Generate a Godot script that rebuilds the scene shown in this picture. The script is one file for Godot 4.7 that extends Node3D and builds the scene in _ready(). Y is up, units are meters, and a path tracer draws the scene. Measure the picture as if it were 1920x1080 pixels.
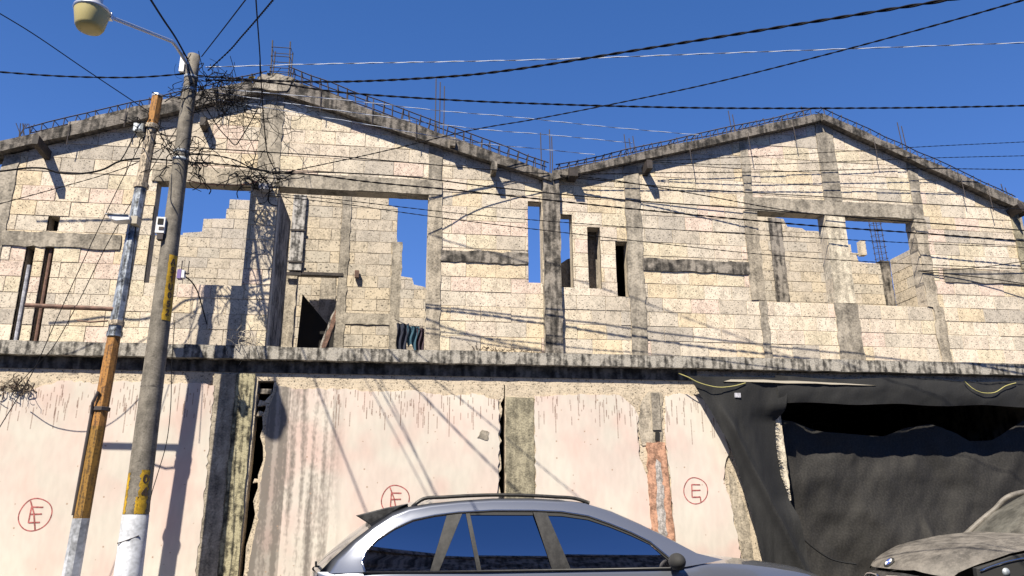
extends Node3D
# Unfinished twin-gable block building behind utility poles. Facade plane is z = 0, x runs right along it, y is up, metres.

var rng := RandomNumberGenerator.new()
var M := {}
var T := {}
var names := {}

# ------------------------------------------------------------------ naming and tagging
func numbered(n: String) -> String:
	var k: int = names.get(n, 0)
	names[n] = k + 1
	return n if k == 0 else "%s_%03d" % [n, k]

func thing(called: String, label: String, category: String, group := "", at := Vector3.ZERO) -> Node3D:
	var o := Node3D.new()
	o.name = numbered(called)
	add_child(o)
	o.position = at
	tag(o, label, category, group)
	return o

func tag(o: Node, label: String, category: String, group := "") -> void:
	o.set_meta("label", label)
	o.set_meta("category", category)
	if group != "":
		o.set_meta("group", group)

func put(called: String, mesh: Mesh, m: Material, parent: Node = self, at := Vector3.ZERO) -> MeshInstance3D:
	var o := MeshInstance3D.new()
	o.mesh = mesh
	o.material_override = m
	o.name = numbered(called) if parent == self else called
	parent.add_child(o, true)
	o.position = at
	return o

func fin(called: String, st: SurfaceTool, m: Material, parent: Node = self, at := Vector3.ZERO) -> MeshInstance3D:
	st.generate_normals()
	return put(called, st.commit(), m, parent, at)

func begin(smooth := false) -> SurfaceTool:
	var st := SurfaceTool.new()
	st.begin(Mesh.PRIMITIVE_TRIANGLES)
	st.set_smooth_group(0 if smooth else -1)
	return st

# ------------------------------------------------------------------ geometry helpers
func tri(st: SurfaceTool, a: Vector3, b: Vector3, c: Vector3) -> void:
	st.add_vertex(a); st.add_vertex(b); st.add_vertex(c)

func quad(st: SurfaceTool, a: Vector3, b: Vector3, c: Vector3, d: Vector3) -> void:
	tri(st, a, b, c); tri(st, a, c, d)

func box(st: SurfaceTool, a: Vector3, b: Vector3) -> void:
	prism(st, PackedVector2Array([Vector2(a.x, a.y), Vector2(b.x, a.y), Vector2(b.x, b.y), Vector2(a.x, b.y)]), a.z, b.z)

# polygon in x,y extruded from z0 (back) to z1 (front); bevel rounds the front edge
func prism(st: SurfaceTool, poly: PackedVector2Array, z0: float, z1: float, bevel := 0.0) -> void:
	var p := poly
	if Geometry2D.is_polygon_clockwise(p):
		p = p.duplicate(); p.reverse()
	var front := p
	if bevel > 0.0:
		var off := Geometry2D.offset_polygon(p, -bevel)
		if off.size() == 1 and off[0].size() == p.size():
			var q: PackedVector2Array = off[0]
			var best := 0
			for i in q.size():
				if q[i].distance_squared_to(p[0]) < q[best].distance_squared_to(p[0]): best = i
			front = PackedVector2Array()
			for i in q.size(): front.append(q[(best + i) % q.size()])
			if Geometry2D.is_polygon_clockwise(front): front = p
	var zb := z1 - bevel if front != p else z1
	var n := p.size()
	var ix := Geometry2D.triangulate_polygon(front)
	for i in range(0, ix.size(), 3):
		var a := front[ix[i]]; var b := front[ix[i + 1]]; var c := front[ix[i + 2]]
		if (b - a).cross(c - a) > 0.0:
			var t := b; b = c; c = t
		tri(st, Vector3(a.x, a.y, z1), Vector3(b.x, b.y, z1), Vector3(c.x, c.y, z1))
	var ib := Geometry2D.triangulate_polygon(p)
	for i in range(0, ib.size(), 3):
		var a := p[ib[i]]; var b := p[ib[i + 1]]; var c := p[ib[i + 2]]
		if (b - a).cross(c - a) < 0.0:
			var t := b; b = c; c = t
		tri(st, Vector3(a.x, a.y, z0), Vector3(b.x, b.y, z0), Vector3(c.x, c.y, z0))
	for i in n:
		var j := (i + 1) % n
		quad(st, Vector3(p[i].x, p[i].y, z0), Vector3(p[i].x, p[i].y, zb), Vector3(p[j].x, p[j].y, zb), Vector3(p[j].x, p[j].y, z0))
		if front != p:
			quad(st, Vector3(p[i].x, p[i].y, zb), Vector3(front[i].x, front[i].y, z1), Vector3(front[j].x, front[j].y, z1), Vector3(p[j].x, p[j].y, zb))

func rect(x0: float, y0: float, x1: float, y1: float) -> PackedVector2Array:
	return PackedVector2Array([Vector2(x0, y0), Vector2(x1, y0), Vector2(x1, y1), Vector2(x0, y1)])

func P(a: Array) -> PackedVector2Array:
	var r := PackedVector2Array()
	for i in range(0, a.size(), 2): r.append(Vector2(a[i], a[i + 1]))
	return r

# subdivide a polygon's edges and shake the points: broken or hand-cast edges
func ragged(p: PackedVector2Array, step: float, amp: float) -> PackedVector2Array:
	var r := PackedVector2Array()
	for i in p.size():
		var a := p[i]; var b := p[(i + 1) % p.size()]
		var n := maxi(1, int(a.distance_to(b) / step))
		for k in n:
			var q := a.lerp(b, float(k) / n)
			if k > 0 : q += Vector2(rng.randf_range(-amp, amp), rng.randf_range(-amp, amp))
			r.append(q)
	return r

func curve(pts: Array, step: float) -> Array:
	var c := Curve3D.new()
	for i in pts.size():
		var a: Vector3 = pts[maxi(i - 1, 0)]; var b: Vector3 = pts[mini(i + 1, pts.size() - 1)]
		var t := (b - a) / 6.0
		c.add_point(pts[i], -t, t)
	c.bake_interval = step
	return Array(c.get_baked_points())

func tube(st: SurfaceTool, pts: Array, r: float, sides := 6, r1 := -1.0) -> void:
	if r1 < 0.0: r1 = r
	var n := pts.size()
	var prev: Array = []
	var up := Vector3.UP
	for i in n:
		var d: Vector3 = (pts[mini(i + 1, n - 1)] - pts[maxi(i - 1, 0)]).normalized()
		if absf(d.dot(up)) > 0.95: up = Vector3.RIGHT if absf(d.x) < 0.9 else Vector3.UP
		var s := d.cross(up).normalized()
		var u := s.cross(d)
		up = u
		var rr: float = lerpf(r, r1, float(i) / maxf(1, n - 1))
		var ring: Array = []
		for k in sides:
			var a := TAU * k / sides
			ring.append(pts[i] + (s * cos(a) + u * sin(a)) * rr)
		if i == 0:
			for k in range(1, sides - 1): tri(st, ring[0], ring[k], ring[k + 1])
		else:
			for k in sides:
				var j := (k + 1) % sides
				quad(st, prev[k], prev[j], ring[j], ring[k])
		if i == n - 1:
			for k in range(1, sides - 1): tri(st, ring[0], ring[k + 1], ring[k])
		prev = ring

func lathe(st: SurfaceTool, base: Vector3, prof: Array, sides := 24, lean := Vector2.ZERO, turn := 0.0) -> void:
	# prof: [radius, y] pairs; lean shifts x,z per metre of height
	for i in prof.size() - 1:
		for k in sides:
			var a0 := TAU * k / sides + turn; var a1 := TAU * (k + 1) / sides + turn
			var c0 := base + Vector3(lean.x * prof[i][1], prof[i][1], lean.y * prof[i][1])
			var c1 := base + Vector3(lean.x * prof[i + 1][1], prof[i + 1][1], lean.y * prof[i + 1][1])
			var d0 := Vector3(cos(a0), 0, sin(a0)); var d1 := Vector3(cos(a1), 0, sin(a1))
			quad(st, c0 + d0 * prof[i][0], c0 + d1 * prof[i][0], c1 + d1 * prof[i + 1][0], c1 + d0 * prof[i + 1][0])

# ------------------------------------------------------------------ textures and materials
func seam(freq: float, seed_: int, w := 512, h := 512, oct := 3, kind := FastNoiseLite.TYPE_SIMPLEX_SMOOTH) -> PackedByteArray:
	var n := FastNoiseLite.new()
	n.noise_type = kind; n.seed = seed_; n.frequency = freq
	n.fractal_octaves = oct
	var im := n.get_seamless_image(w, h)
	im.convert(Image.FORMAT_L8)
	return im.get_data()

func gray(w: int, h: int, f: Callable) -> ImageTexture:
	var d := PackedByteArray(); d.resize(w * h)
	for i in w * h: d[i] = clampi(int(f.call(i) * 255.0), 0, 255)
	var im := Image.create_from_data(w, h, false, Image.FORMAT_L8, d)
	im.generate_mipmaps()
	return ImageTexture.create_from_image(im)

func make_textures() -> void:
	var lo := seam(0.006, 1); var mid := seam(0.025, 2); var fine := seam(0.09, 3, 512, 512, 2); var pit := seam(0.075, 4, 512, 512, 1)
	T.block = gray(512, 512, func(i):
		var v := 0.955 + (lo[i] - 128) / 1500.0 + (mid[i] - 128) / 1100.0 + (fine[i] - 128) / 900.0
		if pit[i] > 200: v -= 0.12 + (pit[i] - 200) / 110.0
		return v)
	T.block_h = gray(512, 512, func(i):
		var v := 0.62 + (fine[i] - 128) / 700.0 + (mid[i] - 128) / 1200.0
		if pit[i] > 196: v -= 0.30
		return v)
	var st1 := Image.create_from_data(512, 64, false, Image.FORMAT_L8, seam(0.03, 5, 512, 64)); st1.resize(512, 512, Image.INTERPOLATE_CUBIC)
	var sd := st1.get_data()
	T.conc = gray(512, 512, func(i):
		return 0.84 + (lo[i] - 128) / 900.0 + (mid[i] - 128) / 900.0 + (fine[i] - 128) / 900.0 + (sd[i] - 128) / 1100.0 - (0.14 if pit[i] > 215 else 0.0))
	T.grime = gray(512, 512, func(i):
		var g := (sd[i] - 128) / 420.0 + (mid[i] - 128) / 520.0 + (lo[i] - 128) / 450.0
		return clampf(0.80 + g * 1.25, 0.25, 1.0) + (fine[i] - 128) / 900.0)
	T.fine_h = gray(512, 512, func(i): return 0.5 + (fine[i] - 128) / 500.0 + (mid[i] - 128) / 500.0)
	T.weave = gray(256, 256, func(i):
		var x: int = i % 256; var y: int = i / 256
		return 0.62 + 0.22 * float((x / 2 + y / 3) % 2) - 0.2 * float(y % 7 == 0) + (mid[(y * 2) * 512 + x * 2] - 128) / 500.0)
	T.dust = gray(512, 512, func(i): return clampf(0.84 + (lo[i] - 128) / 520.0 + (mid[i] - 128) / 700.0 + (fine[i] - 128) / 900.0, 0.2, 1.0))
	# rust: orange paint worn through to brown streaks
	var im := Image.create(256, 256, false, Image.FORMAT_RGB8)
	for y in 256:
		for x in 256:
			var i := (y * 2) * 512 + x * 2
			var k: float = (sd[(y * 2) * 512 + (x * 2)] - 128) / 128.0 + (mid[i] - 128) / 160.0
			var c := Color(0.64, 0.45, 0.22).lerp(Color(0.36, 0.25, 0.15), clampf(0.35 + k * 1.1, 0, 1))
			if fine[i] > 190: c = c.lerp(Color(0.75, 0.62, 0.40), 0.6)
			im.set_pixel(x, y, c)
	T.rust = ImageTexture.create_from_image(im)

func mat(lin: Color, rough := 0.9, tex = null, scale := 0.6, h = null, hs := 0.5, metal := 0.0) -> StandardMaterial3D:
	var m := StandardMaterial3D.new()
	m.albedo_color = lin.linear_to_srgb()
	m.roughness = rough
	m.metallic = metal
	if tex != null:
		m.albedo_texture = tex
		m.uv1_triplanar = true
		m.uv1_world_triplanar = true
		m.uv1_scale = Vector3.ONE * scale
	if h != null:
		m.heightmap_enabled = true
		m.heightmap_texture = h
		m.heightmap_scale = hs
		if tex == null:
			m.uv1_triplanar = true
			m.uv1_world_triplanar = true
			m.uv1_scale = Vector3.ONE * scale
	return m

func plaster_texture() -> ImageTexture:
	# covers x -5.5 .. 5.1, y 0 .. 3.3 ; paint colour, drip marks and mould streaks of the plastered wall
	var w := 1272; var h := 396
	var n1 := FastNoiseLite.new(); n1.seed = 11; n1.frequency = 0.010; n1.fractal_octaves = 3
	var n2 := FastNoiseLite.new(); n2.seed = 12; n2.frequency = 0.09; n2.fractal_octaves = 3
	var n3 := FastNoiseLite.new(); n3.seed = 13; n3.frequency = 0.045; n3.fractal_octaves = 4
	var im := Image.create(w, h, false, Image.FORMAT_RGB8)
	var pink := Color(0.80, 0.745, 0.705); var cream := Color(0.80, 0.77, 0.725); var rose := Color(0.81, 0.71, 0.67)
	for py in h:
		var y := 3.3 - py / 120.0
		for px in w:
			var x := -5.5 + px / 120.0
			var a := n1.get_noise_2d(px, py); var b := n2.get_noise_2d(px, py * 0.35)
			var c := pink.lerp(cream, clampf(0.5 + a * 1.6, 0, 1)).lerp(rose, clampf(n1.get_noise_2d(px + 900.0, py * 0.8) * 1.5, 0, 0.8))
			c = c * (1.0 + b * 0.03 + 0.05 * n1.get_noise_2d(px * 0.6 + 300.0, py * 0.5))
			# mould streaks between the cracked column and the car
			var s := 0.0
			if x > -1.75 and x < -0.6:
				var q := n3.get_noise_2d(px * 1.5, py * 0.06) + 0.25 * n2.get_noise_2d(px, py)
				s = clampf(0.30 + q * 1.25 + 0.35 * n2.get_noise_2d(px * 3.0, py * 1.3), 0, 1) * clampf((-0.68 - x) / 0.25, 0, 1)
				if x < -1.36: s = clampf(s + 0.5, 0, 1)
			if s > 0.0: c = c.lerp(Color(0.42, 0.395, 0.37), s * 0.85)
			im.set_pixel(px, py, c)
	# dark drips under the broken top edge
	var r := RandomNumberGenerator.new(); r.seed = 77
	for k in 520:
		var px := r.randi_range(0, w - 1)
		var x := -5.5 + px / 120.0
		if x > -2.2 and x < -0.9: continue
		var top := int((3.3 - r.randf_range(2.75, 3.12)) * 120.0)
		var ln := r.randi_range(3, 16 if r.randf() < 0.8 else 44)
		for j in ln:
			if top + j < h:
				im.set_pixel(px, top + j, im.get_pixel(px, top + j).lerp(Color(0.40, 0.31, 0.27), r.randf_range(0.35, 0.75)))
	# scattered chips
	for k in 260:
		var px := r.randi_range(0, w - 3); var py := r.randi_range(20, h - 3)
		im.fill_rect(Rect2i(px, py, r.randi_range(1, 2), r.randi_range(1, 2)), Color(0.62, 0.53, 0.46))
	im.generate_mipmaps()
	return ImageTexture.create_from_image(im)

func make_materials() -> void:
	var tones := [Color(0.60, 0.515, 0.40), Color(0.63, 0.54, 0.42), Color(0.59, 0.505, 0.41), Color(0.61, 0.505, 0.355), Color(0.63, 0.505, 0.42), Color(0.55, 0.485, 0.395), Color(0.64, 0.56, 0.455), Color(0.60, 0.52, 0.385)]
	M.block = []
	for c in tones: M.block.append(mat(c * 1.07, 0.95, T.block, 0.95, T.block_h, 0.12))
	M.stained = [mat(Color(0.46, 0.41, 0.345), 0.95, T.block, 0.95, T.block_h, 0.14), mat(Color(0.52, 0.455, 0.37), 0.95, T.block, 0.95, T.block_h, 0.14)]
	M.block_old = []
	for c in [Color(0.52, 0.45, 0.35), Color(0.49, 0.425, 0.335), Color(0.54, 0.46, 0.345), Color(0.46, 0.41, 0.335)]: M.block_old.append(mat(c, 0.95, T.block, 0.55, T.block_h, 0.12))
	M.mortar = mat(Color(0.50, 0.43, 0.335), 0.98, T.block, 1.3)
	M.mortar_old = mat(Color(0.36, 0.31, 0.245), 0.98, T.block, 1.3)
	M.conc = mat(Color(0.40, 0.355, 0.29), 0.93, T.conc, 0.55, T.fine_h, 0.4)
	M.conc_pale = mat(Color(0.46, 0.40, 0.315), 0.93, T.conc, 0.7, T.block_h, 0.4)
	M.conc_white = mat(Color(0.66, 0.585, 0.46), 0.9, T.conc, 0.8, T.fine_h, 0.3)
	M.conc_dark = mat(Color(0.27, 0.24, 0.205), 0.93, T.grime, 0.7, T.fine_h, 0.5)
	M.conc_roof = mat(Color(0.18, 0.16, 0.14), 0.93, T.grime, 0.8, T.fine_h, 0.7)
	M.ledge = mat(Color(0.35, 0.325, 0.285), 0.93, T.grime, 0.9, T.fine_h, 0.6)
	M.beam_shade = mat(Color(0.14, 0.13, 0.115), 0.95, T.grime, 0.6, T.fine_h, 0.5)  # shadow under the ledge is put into this dark beam colour
	M.olive = mat(Color(0.34, 0.305, 0.215), 0.93, T.conc, 0.8, T.fine_h, 0.5)
	M.mossy = mat(Color(0.36, 0.325, 0.21), 0.95, T.grime, 1.1, T.fine_h, 0.6)
	M.moss = mat(Color(0.24, 0.18, 0.03), 0.98, T.dust, 2.0)
	M.rough_wall = mat(Color(0.52, 0.44, 0.335), 0.97, T.block, 0.8, T.block_h, 0.6)
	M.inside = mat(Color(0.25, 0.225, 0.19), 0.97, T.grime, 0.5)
	M.brick_red = mat(Color(0.52, 0.29, 0.19), 0.95, T.dust, 1.8, T.block_h, 0.3)
	M.whitewash = mat(Color(0.48, 0.44, 0.41), 0.95, T.dust, 3.0)
	M.rebar = mat(Color(0.055, 0.045, 0.045), 0.8)
	M.steel_dark = mat(Color(0.045, 0.035, 0.032), 0.75, T.dust, 2.0)
	M.wood = mat(Color(0.36, 0.33, 0.30), 0.85, T.grime, 1.5)
	M.wood_pale = mat(Color(0.42, 0.40, 0.38), 0.85, T.grime, 1.2)
	M.wire = [mat(Color(0.008, 0.008, 0.011), 0.8), mat(Color(0.62, 0.66, 0.74), 0.4), mat(Color(0.22, 0.09, 0.06), 0.7), mat(Color(0.36, 0.33, 0.12), 0.7)]
	M.pole = mat(Color(0.24, 0.215, 0.18), 0.9, T.conc, 0.9, T.fine_h, 0.3)
	M.white_paint = mat(Color(0.58, 0.605, 0.66), 0.75, T.conc, 0.8)
	M.white_paint.albedo_texture = T.dust; M.white_paint.uv1_scale = Vector3.ONE * 0.5
	M.white_clean = mat(Color(0.66, 0.66, 0.67), 0.5)
	M.yellow = mat(Color(0.60, 0.36, 0.012), 0.6, T.dust, 1.5)
	M.wire[0].metallic_specular = 0.25
	M.ink = mat(Color(0.05, 0.03, 0.02), 0.8)
	M.rust = mat(Color(1, 1, 1), 0.8, T.rust, 2.2)
	M.rust_olive = mat(Color(0.74, 0.84, 0.66), 0.85, T.rust, 2.2)
	M.galv = mat(Color(0.40, 0.44, 0.49), 0.5, T.grime, 1.8, null, 0.5, 0.35)
	M.galv_rust = mat(Color(0.58, 0.48, 0.36), 0.8, T.grime, 4.0)
	M.rust_brown = mat(Color(0.20, 0.11, 0.08), 0.75, T.dust, 2.0)
	M.pvc = mat(Color(0.50, 0.50, 0.55), 0.5, T.dust, 2.0)
	M.net = mat(Color(0.019, 0.0195, 0.021), 0.85, T.weave, 3.0)
	M.tarp = mat(Color(0.040, 0.037, 0.034), 0.8, T.weave, 2.2)
	M.black = mat(Color(0.012, 0.011, 0.010), 0.9)
	M.red_paint = mat(Color(0.46, 0.13, 0.12), 0.8, T.dust, 4.0)
	M.asphalt = mat(Color(0.05, 0.048, 0.045), 0.95, T.block, 0.5, T.fine_h, 0.5)
	M.pavement = mat(Color(0.33, 0.31, 0.28), 0.95, T.conc, 0.4)
	M.lamp_bowl = mat(Color(0.47, 0.40, 0.17), 0.45)
	M.lamp_bowl.backlight_enabled = true
	M.lamp_bowl.backlight = Color(0.25, 0.22, 0.10)
	M.alu = mat(Color(0.62, 0.63, 0.66), 0.4, null, 1.0, null, 0.5, 0.7)
	M.cloth_navy = mat(Color(0.018, 0.022, 0.04), 0.95); M.cloth_teal = mat(Color(0.03, 0.08, 0.12), 0.95); M.cloth_plum = mat(Color(0.045, 0.03, 0.045), 0.95)
	M.twig = mat(Color(0.10, 0.075, 0.055), 0.95); M.straw = mat(Color(0.42, 0.38, 0.31), 0.9)
	M.paint_car = mat(Color(0.19, 0.205, 0.25), 0.30, null, 1.0, null, 0.5, 0.6)
	M.paint_car.clearcoat_enabled = true; M.paint_car.clearcoat = 1.0; M.paint_car.clearcoat_roughness = 0.05
	M.glass_dark = mat(Color(0.46, 0.45, 0.50), 0.02, null, 1.0, null, 0.5, 1.0)
	M.pillar = mat(Color(0.030, 0.029, 0.028), 0.45, T.dust, 3.0)
	M.chrome = mat(Color(0.62, 0.62, 0.64), 0.2, null, 1.0, null, 0.5, 1.0)
	M.rubber = mat(Color(0.02, 0.02, 0.02), 0.8)
	M.dusty = mat(Color(0.185, 0.168, 0.148), 0.62, T.dust, 1.1, T.fine_h, 0.05, 0.0)
	M.dusty_dark = mat(Color(0.07, 0.07, 0.072), 0.35, T.dust, 1.6, null, 0.5, 0.3)
	M.dusty_glass = mat(Color(0.23, 0.225, 0.20), 0.30, T.dust, 1.3, null, 0.5, 0.4)

# ------------------------------------------------------------------ masonry
var block_mesh := {}
func full_block(w: float, h: float) -> ArrayMesh:
	var key := "%.3f_%.3f" % [w, h]
	if not block_mesh.has(key):
		var st := begin()
		prism(st, rect(-w / 2, -h / 2, w / 2, h / 2), -0.04, 0.0, 0.004)
		st.generate_normals()
		block_mesh[key] = st.commit()
	return block_mesh[key]

func cut(polys: Array, cutters: Array) -> Array:
	for c in cutters:
		var nxt: Array = []
		for p in polys:
			for q in Geometry2D.clip_polygons(p, c):
				if not Geometry2D.is_polygon_clockwise(q): nxt.append(q)
		polys = nxt
	return polys

func area(p: PackedVector2Array) -> float:
	var s := 0.0
	for i in p.size(): s += p[i].cross(p[(i + 1) % p.size()])
	return absf(s) * 0.5

# wall: core of mortar with openings, single blocks laid in running bond in front of it
func masonry(parent: Node3D, outline: PackedVector2Array, openings: Array, others: Array, mats: Array, mortar: Material, thick: float, y_base: float, y_from: float, x_off: float, both := false) -> void:
	var lo := Vector2(1e9, 1e9); var hi := Vector2(-1e9, -1e9)
	for p in outline:
		lo = lo.min(p); hi = hi.max(p)
	var core := begin()
	var stains := FastNoiseLite.new(); stains.seed = 31; stains.frequency = 0.55
	var y := lo.y
	while y < hi.y:
		var strip := Geometry2D.intersect_polygons(rect(lo.x - 1, y, hi.x + 1, minf(y + 0.1, hi.y)), outline)
		for q in cut(strip, openings):
			prism(core, q, -thick, -0.007)
		y += 0.1
	var wall := fin("wall", core, mortar, parent)
	var j := 0
	y = y_base
	while y < hi.y:
		if y >= y_from - 0.15:
			var x := lo.x - 0.4 + (0.2 if j % 2 == 1 else 0.0) + x_off
			while x < hi.x:
				var r := rect(x + 0.003, y + 0.003, x + 0.397, y + 0.197)
				var cell := Geometry2D.intersect_polygons(r, outline)
				var all_cut := openings + others
				for q in cut(cell, all_cut):
					if area(q) < 0.003: continue
					var o := MeshInstance3D.new()
					o.material_override = mats[rng.randi() % mats.size()]
					if stains.get_noise_2d(x * 1.0, y * 1.6) + rng.randf_range(-0.12, 0.12) > 0.27: o.material_override = M.stained[rng.randi() % 2]
					var dz := rng.randf_range(-0.005, 0.004)
					if q.size() == 4 and area(q) > 0.0745:
						o.mesh = full_block(0.394, 0.194)
						o.position = Vector3(x + 0.2, y + 0.1, dz)
						o.rotation = Vector3(rng.randf_range(-0.006, 0.006), rng.randf_range(-0.006, 0.006), rng.randf_range(-0.007, 0.007))
					else:
						var st := begin()
						var cen := Vector2.ZERO
						for v in q: cen += v
						cen /= q.size()
						var loc := PackedVector2Array()
						for v in q: loc.append(v - cen)
						prism(st, loc, -0.04, 0.0, 0.004)
						st.generate_normals()
						o.mesh = st.commit()
						o.position = Vector3(cen.x, cen.y, dz)
					o.name = "block"
					wall.add_child(o, true)
				x += 0.4
		y += 0.2
		j += 1

func column(parent: Node3D, x0: float, y0: float, x1: float, y1: float, z: float, m: Material, called := "column", amp := 0.012, back := -0.05) -> MeshInstance3D:
	var st := begin()
	prism(st, ragged(rect(x0, y0, x1, y1), 0.09, amp), back, z, 0.004)
	return fin(called, st, m, parent)

func sloped_beam(parent: Node3D, a: Vector2, b: Vector2, ta: float, tb: float, z0: float, z1: float, m: Material, called := "roof_beam") -> void:
	var n := 14
	var p := PackedVector2Array()
	for i in n + 1: p.append(a.lerp(b, float(i) / n) + Vector2(0, rng.randf_range(-0.008, 0.008)))
	for i in n + 1:
		var t := 1.0 - float(i) / n
		p.append(a.lerp(b, t) + Vector2(0, lerpf(ta, tb, t) + rng.randf_range(-0.018, 0.018)))
	var st := begin()
	prism(st, p, z0, z1, 0.008)
	fin(called, st, m, parent)

func cage(parent: Node3D, a: Vector2, b: Vector2, hgt: float, zf: float, zb: float) -> void:
	var st := begin()
	var ln := a.distance_to(b)
	for zz in [zf, zb]:
		for k in 2:
			var off := Vector2(0, 0.02 + k * hgt)
			var pts: Array = []
			for i in 13:
				var q := a.lerp(b, i / 12.0) + off
				pts.append(Vector3(q.x, q.y + rng.randf_range(-0.012, 0.012), zz))
			tube(st, pts, 0.009, 4)
	var n := int(ln / 0.13)
	for i in n:
		var q := a.lerp(b, (i + 0.5) / n)
		var dx := rng.randf_range(-0.03, 0.03)
		var lo := q.y + 0.015; var up := q.y + 0.03 + hgt
		tube(st, [Vector3(q.x, lo, zf), Vector3(q.x + dx, up, zf), Vector3(q.x + dx, up, zb), Vector3(q.x, lo, zb), Vector3(q.x, lo, zf)], 0.007, 4)
	fin("rebar_cage", st, M.rebar, parent)

func rod(parent: Node3D, pts: Array, r := 0.006, called := "rebar", m = null) -> void:
	var st := begin()
	tube(st, pts, r, 5)
	fin(called, st, M.rebar if m == null else m, parent)

# ------------------------------------------------------------------ the building
const FLOOR := 3.575

func left_gable() -> void:
	var t := thing("gabled_building", "unfinished cream block gable on the left, with tall doorway and moss at its peak", "building", "twin unfinished gables over the plastered storey")
	var outline := P([-5.1, FLOOR, 1.92, FLOOR, 1.92, 6.07, -1.76, 7.12, -2.02, 7.12, -5.1, 5.98])
	var op := [rect(-3.24, 4.37, -2.07, 5.74), rect(-1.72, 3.5, 0.245, 5.74), rect(1.605, 4.55, 1.80, 5.72), P([-4.47, 5.0, -4.34, 5.0, -4.33, 5.19, -4.47, 5.20]), rect(-4.66, 3.57, -4.555, 4.79), rect(-4.44, 3.57, -4.335, 4.79)]
	var oth := [rect(-5.2, 3.5, -4.93, 6.2), rect(-4.93, 4.79, -3.58, 4.97), rect(-3.30, 5.74, -2.05, 5.96), rect(-2.05, 5.74, 0.42, 5.945), rect(0.245, 3.5, 0.43, 6.6), rect(0.43, 4.81, 1.605, 4.95), rect(1.80, 3.5, 2.1, 6.2), rect(-2.02, 5.945, -1.74, 7.2)]
	masonry(t, outline, op, oth, M.block, M.mortar, 0.19, FLOOR + 0.02, FLOOR, 0.07)
	column(t, -5.11, FLOOR, -4.925, 6.0, 0.012, M.conc)
	column(t, -4.935, 4.785, -3.575, 4.975, 0.018, M.conc, "tie_beam")
	column(t, -3.31, 5.74, -2.06, 5.965, 0.016, M.conc_pale, "lintel", 0.006, -0.188)
	column(t, -2.055, 5.74, 0.425, 5.948, 0.020, M.conc, "lintel", 0.006, -0.188)
	column(t, 0.25, FLOOR, 0.435, 5.735, 0.012, M.conc_pale, "column", 0.010, -0.186)
	column(t, 0.24, 5.95, 0.42, 6.46, 0.012, M.conc)
	column(t, 0.425, 4.80, 1.605, 4.955, 0.016, M.conc_dark, "tie_beam")
	column(t, -2.025, 5.95, -1.735, 7.10, 0.014, M.conc)
	# recess behind the two chases, with the pipe that stands in one of them
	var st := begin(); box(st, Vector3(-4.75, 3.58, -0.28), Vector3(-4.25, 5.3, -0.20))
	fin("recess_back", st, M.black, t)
	st = begin(); tube(st, [Vector3(-4.60, 3.58, -0.03), Vector3(-4.60, 4.55, -0.03)], 0.026, 10)
	fin("conduit_pipe", st, M.pvc, t)
	st = begin(); tube(st, [Vector3(-4.39, 3.58, -0.05), Vector3(-4.39, 4.78, -0.05)], 0.022, 8)
	fin("conduit_pipe", st, M.rust_brown, t)
	# wing wall behind the left jamb of the tall doorway
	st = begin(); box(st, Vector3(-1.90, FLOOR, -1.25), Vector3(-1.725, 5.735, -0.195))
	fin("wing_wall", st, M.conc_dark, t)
	# roof beams, their reinforcement, and what sticks out of them
	sloped_beam(t, Vector2(-5.28, 5.93), Vector2(-1.98, 7.09), 0.15, 0.17, -0.20, 0.11, M.conc_roof)
	sloped_beam(t, Vector2(-1.80, 7.07), Vector2(1.93, 5.99), 0.25, 0.12, -0.20, 0.11, M.conc_roof)
	sloped_beam(t, Vector2(-4.4, 6.41), Vector2(-2.2, 7.17), 0.06, 0.09, -0.16, 0.06, M.conc_dark, "broken_topping")
	st = begin(); prism(st, ragged(P([-2.16, 7.10, -1.70, 7.10, -1.62, 7.30, -1.80, 7.345, -2.05, 7.33]), 0.06, 0.012), -0.2, 0.125, 0.01)
	fin("ridge_joint", st, M.conc, t)
	st = begin()
	for k in 46:
		var c := Vector3(rng.randf_range(-2.22, -1.58), 7.325, rng.randf_range(-0.12, 0.12))
		c.y += -0.25 * absf(c.x + 1.9) + rng.randf_range(-0.03, 0.01)
		var s := rng.randf_range(0.02, 0.045)
		for q in 5:
			var d := Vector3(rng.randf_range(-1, 1), rng.randf_range(0, 1), rng.randf_range(-1, 1)).normalized() * s
			var e := Vector3(rng.randf_range(-1, 1), rng.randf_range(-0.3, 0.6), rng.randf_range(-1, 1)).normalized() * s
			tri(st, c, c + d, c + e); tri(st, c + d, c + d + e, c + e)
	fin("moss", st, M.moss, t)
	cage(t, Vector2(-4.9, 6.20), Vector2(-2.0, 7.27), 0.14, 0.05, -0.1)
	cage(t, Vector2(-1.72, 7.33), Vector2(1.90, 6.11), 0.16, 0.05, -0.1)
	# reinforcement of the ridge column, shaped like a short ladder
	for x in [-1.96, -1.72]:
		rod(t, [Vector3(x, 7.2, 0.02), Vector3(x + 0.005, 7.6, 0.02), Vector3(x - 0.01, 7.93, 0.02)], 0.010)
		rod(t, [Vector3(x, 7.2, -0.14), Vector3(x + 0.01, 7.86, -0.14)], 0.009)
	for y in [7.44, 7.50, 7.68, 7.82]:
		rod(t, [Vector3(-1.97, y, 0.03), Vector3(-1.71, y, 0.03), Vector3(-1.71, y + 0.02, -0.15), Vector3(-1.97, y + 0.02, -0.15), Vector3(-1.97, y, 0.03)], 0.006, "stirrup")
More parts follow.
